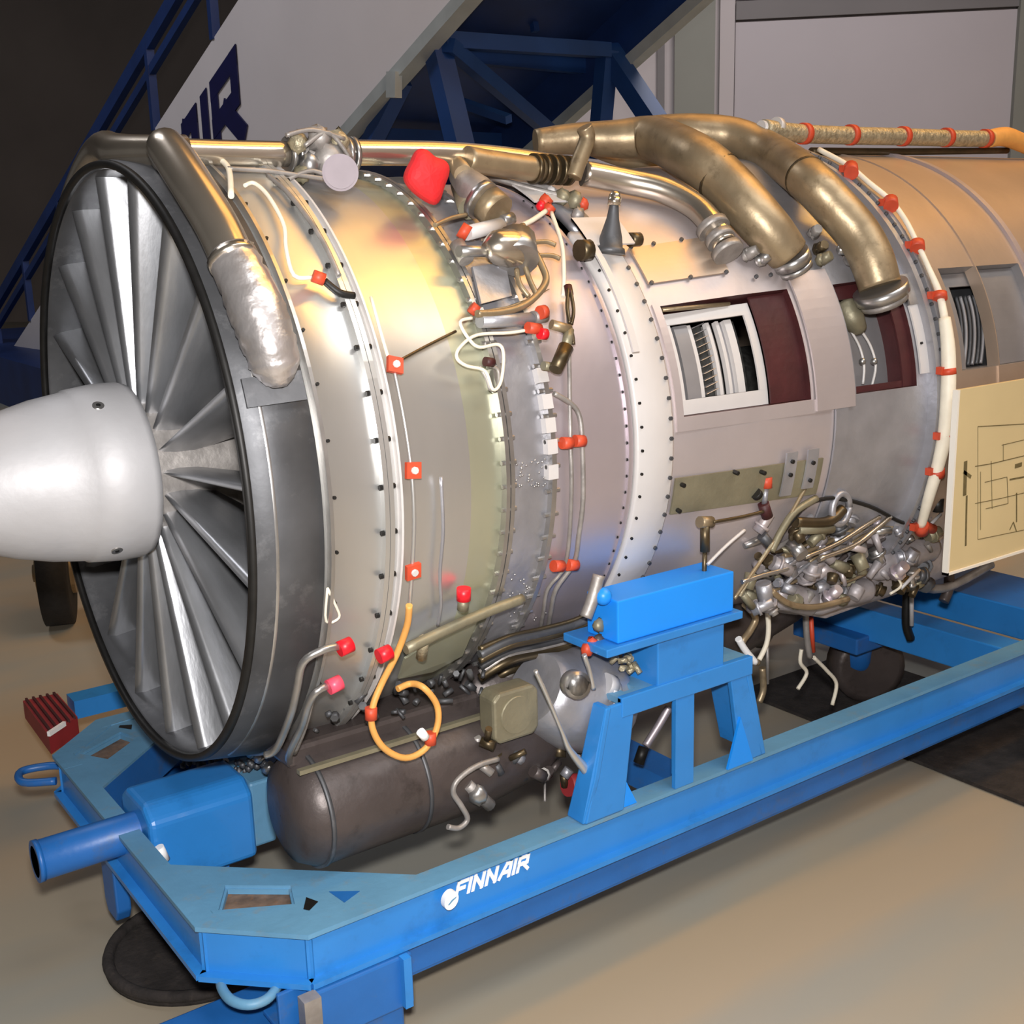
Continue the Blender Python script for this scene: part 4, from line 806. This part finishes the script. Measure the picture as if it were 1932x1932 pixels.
cols = ['dull steel', 'steel', 'pipe dark', 'case grey', 'tan metal', 'rim dark', 'case mauve', 'case grey', 'casting', 'casting', 'case pink']
for k in range(120):
    f = random.random(); u = 1410 + f * 345; base = 1140 - f * 55; v = base + random.uniform(-135 + f * 20, 22); y = -.485 + random.uniform(-.035, .03)
    p = atY(u, v, y); d = V((random.uniform(-1, 1), random.uniform(-.6, .3), random.uniform(-1, 1))).normalized(); g = G(); r = random.uniform(.007, .018)
    g.cyl(p, p + d * random.uniform(.02, .05), r, r * random.uniform(.6, 1), n=10)
    if random.random() < .5: g.cyl(p + d * .012, p + d * .018, r * 1.35, n=8)
    part('fitting', g, random.choice(cols), ac)
for k in range(26):
    u = 1430 + random.random() * 180; v = 1120 - (u - 1440) * .2 + random.uniform(-80, 10); L_ = random.uniform(60, 150); bow = random.uniform(-30, 30)
    pts = [(u, v), (u + L_ * .3, v - L_ * .12 + bow * .6), (u + L_ * .7, v - L_ * .3 + bow * .7), (u + L_, v - L_ * .38)]
    pipe('fuel_line', [atY(a, min(b, 1140), -.50 + .01 * (k % 4)) for a, b in pts], random.uniform(.003, .0065), random.choice(['steel', 'dull steel', 'pipe dark', 'pipe bronze', 'oil brown', 'case grey']), 8, parent=ac)
for pts, r, m in (([(1518, 1052), (1580, 1025), (1635, 990), (1660, 975)], .005, 'pipe silver'), ([(1545, 1055), (1610, 1030), (1650, 1000), (1680, 975)], .006, 'pipe silver'), ([(1480, 1000), (1520, 955), (1570, 940), (1640, 955), (1700, 985), (1735, 990)], .0045, 'black metal'),
                  ([(1455, 1040), (1475, 1000), (1500, 965), (1540, 940)], .008, 'tan metal'), ([(1385, 1130), (1420, 1080), (1465, 1015), (1520, 920)], .004, 'pipe bronze'), ([(1395, 1125), (1440, 1050), (1470, 1010)], .0035, 'braid'), ([(1400, 1098), (1440, 1085), (1500, 1070)], .005, 'steel'),
                  ([(1335, 1065), (1370, 1030), (1405, 1000)], .0035, 'white paint'), ([(1455, 1115), (1490, 1140), (1540, 1145), (1600, 1130)], .007, 'pipe bronze'), ([(1500, 985), (1560, 985), (1590, 960)], .012, 'pipe dark'), ([(1505, 1000), (1570, 998)], .010, 'tan metal'), ([(1345, 985), (1400, 975), (1440, 965)], .0035, 'pipe dark'), ([(1700, 1110), (1735, 1075)], .004, 'spinner'), ([(1690, 1085), (1700, 1105), (1680, 1120)], .003, 'white cable')):
    pipe('fuel_line', [atY(u, v, -.53) for u, v in pts], r, m, 9, parent=ac)
g = G(); g.tube([atY(1586, 960, -.53) + V((.028 * math.cos(a * PI / 8), 0, .034 * math.sin(a * PI / 8))) for a in range(17)], .008, 8, 1); part('coiled_pipe', g, 'case grey', ac)
for (u0, v0, u1, v1, r, m, nm) in ((1330, 990, 1330, 1040, .010, 'pipe dark', 'drain_post'), (1330, 1035, 1328, 1110, .005, 'pipe dark', 'drain_post'), (1320, 985, 1342, 985, .012, 'pipe bronze', 'fitting'), (1446, 900, 1446, 920, .012, 'orange rubber', 'clip'), (1440, 950, 1448, 975, .012, 'maroon', 'clip'), (1445, 920, 1442, 952, .006, 'case grey', 'drain_post'), (1425, 930, 1430, 935, .012, 'black metal', 'fitting'), (1440, 1100, 1445, 1135, .017, 'case grey', 'fitting'), (1400, 1120, 1420, 1145, .008, 'tan metal', 'fitting'), (1728, 985, 1760, 998, .012, 'orange rubber', 'clip'), (1745, 1000, 1775, 970, .004, 'spinner', 'drain_post'), (1770, 940, 1768, 965, .014, 'black metal', 'fitting')):
    g = G(); g.cyl(atY(u0, v0, -.52), atY(u1, v1, -.52), r, n=12); part(nm, g, m, ac)
# hanging cut ends below
for pts, r, m, y in (([(1405, 1140), (1425, 1165), (1415, 1190), (1400, 1215), (1415, 1245), (1430, 1250)], .008, 'pipe bronze', -.40), ([(1393, 1205), (1405, 1225), (1425, 1250)], .008, 'white print', -.42), ([(1445, 1135), (1450, 1180), (1446, 1215), (1432, 1245)], .006, 'white cable', -.40), ([(1448, 1200), (1448, 1290)], .004, 'dull steel', -.38), ([(1438, 1260), (1440, 1300), (1432, 1325)], .008, 'pipe bronze', -.38),
                     ([(1520, 1150), (1522, 1200), (1528, 1240)], .008, 'dull steel', -.3), ([(1530, 1165), (1534, 1230)], .006, 'orange rubber', -.3), ([(1512, 1225), (1510, 1250), (1522, 1270), (1505, 1300)], .005, 'white cable', -.3), ([(1535, 1240), (1560, 1265), (1578, 1290), (1570, 1330)], .005, 'white cable', -.3), ([(1720, 1105), (1720, 1180)], .006, 'spinner', -.3), ([(1712, 1110), (1710, 1175), (1718, 1205)], .012, 'black metal', -.28), ([(1790, 1080), (1790, 1110), (1780, 1135)], .014, 'oil brown', -.35), ([(1700, 1098), (1780, 1110), (1870, 1065)], .012, 'dull steel', -.36),
                     ([(1262, 1335), (1245, 1365), (1218, 1408)], .009, 'case mauve', -.40), ([(1215, 1410), (1205, 1440)], .012, 'black metal', -.40)):
    pipe('cut_line', [atY(u, v, y) for u, v in pts], r, m, 9, parent=ac)
# lower mount link next to the pedestal
pipe('mount_link', [atY(1130, 1085, -.52), atY(1118, 1130, -.52), atY(1105, 1165, -.52)], .012, 'dull steel')
for (u, v, m) in ((1118, 1215, 'orange rubber'), (1108, 1225, 'orange rubber'), (1130, 1180, 'tan metal'), (1130, 1210, 'oil brown')): g = G(); g.blob(atY(u, v, -.51), .014, n=8, j=.2); part('fitting', g, m)
# belly housing between tank and accessory cluster
g = G(); g.tube([V((.5, -.25, AX - .5)), V((.9, -.24, AX - .52)), V((1.3, -.24, AX - .52)), V((1.7, -.2, AX - .5))], [.05, .08, .09, .05], 16, 2); part('belly_housing', g, 'oil brown')

# ------------------------------------------------------------------ information board hung on the near side
B = thing('information_board', (1.74, -.65, 0), 'tan information board with an engine drawing, at the right edge', 'board')
zT, zB_ = AX + .05, AX - .358
o = bev(part('panel', G().box((1.578, -.650, zB_), (2.12, -.642, zT)), 'poster', B), .001)
g = G(); g.box((1.572, -.654, zB_ - .006), (1.578, -.640, zT)); g.box((1.572, -.654, zB_ - .006), (2.12, -.640, zB_)); part('edge', g, 'poster edge', B)
def ink(pts, wd=.002):
    g = G()
    for a, b in zip(pts, pts[1:]):
        a = V(a); b = V(b); g.bar(a, b, .0006, wd, (0, 0, 1) if abs(b.z - a.z) < abs(b.x - a.x) else (1, 0, 0))
    return g
def bp_(u, v): return atY(u, v, -.6505)
for k, (pts, wd) in enumerate((([(1845, 805), (1932, 800)], .002), ([(1822, 870), (1820, 935)], .012), ([(1818, 890), (1832, 900)], .008), ([(1824, 935), (1822, 1030)], .006), ([(1840, 880), (1870, 875), (1932, 860)], .002), ([(1850, 890), (1850, 1000)], .0015), ([(1870, 870), (1872, 960)], .0015), ([(1890, 840), (1932, 830)], .0015), ([(1893, 838), (1893, 870)], .0015), ([(1845, 1018), (1932, 1000)], .0015), ([(1840, 950), (1890, 940), (1932, 930)], .0015), ([(1915, 880), (1928, 876)], .010), ([(1905, 905), (1932, 900)], .004), ([(1918, 930), (1918, 985)], .004), ([(1905, 1000), (1912, 985), (1918, 1003)], .003), ([(1845, 805), (1845, 1018)], .001), ([(1858, 910), (1900, 900), (1902, 950), (1860, 960)], .0015))):
    obj('drawing_line', ink([bp_(u, v) for u, v in pts], wd), 'poster ink', B)
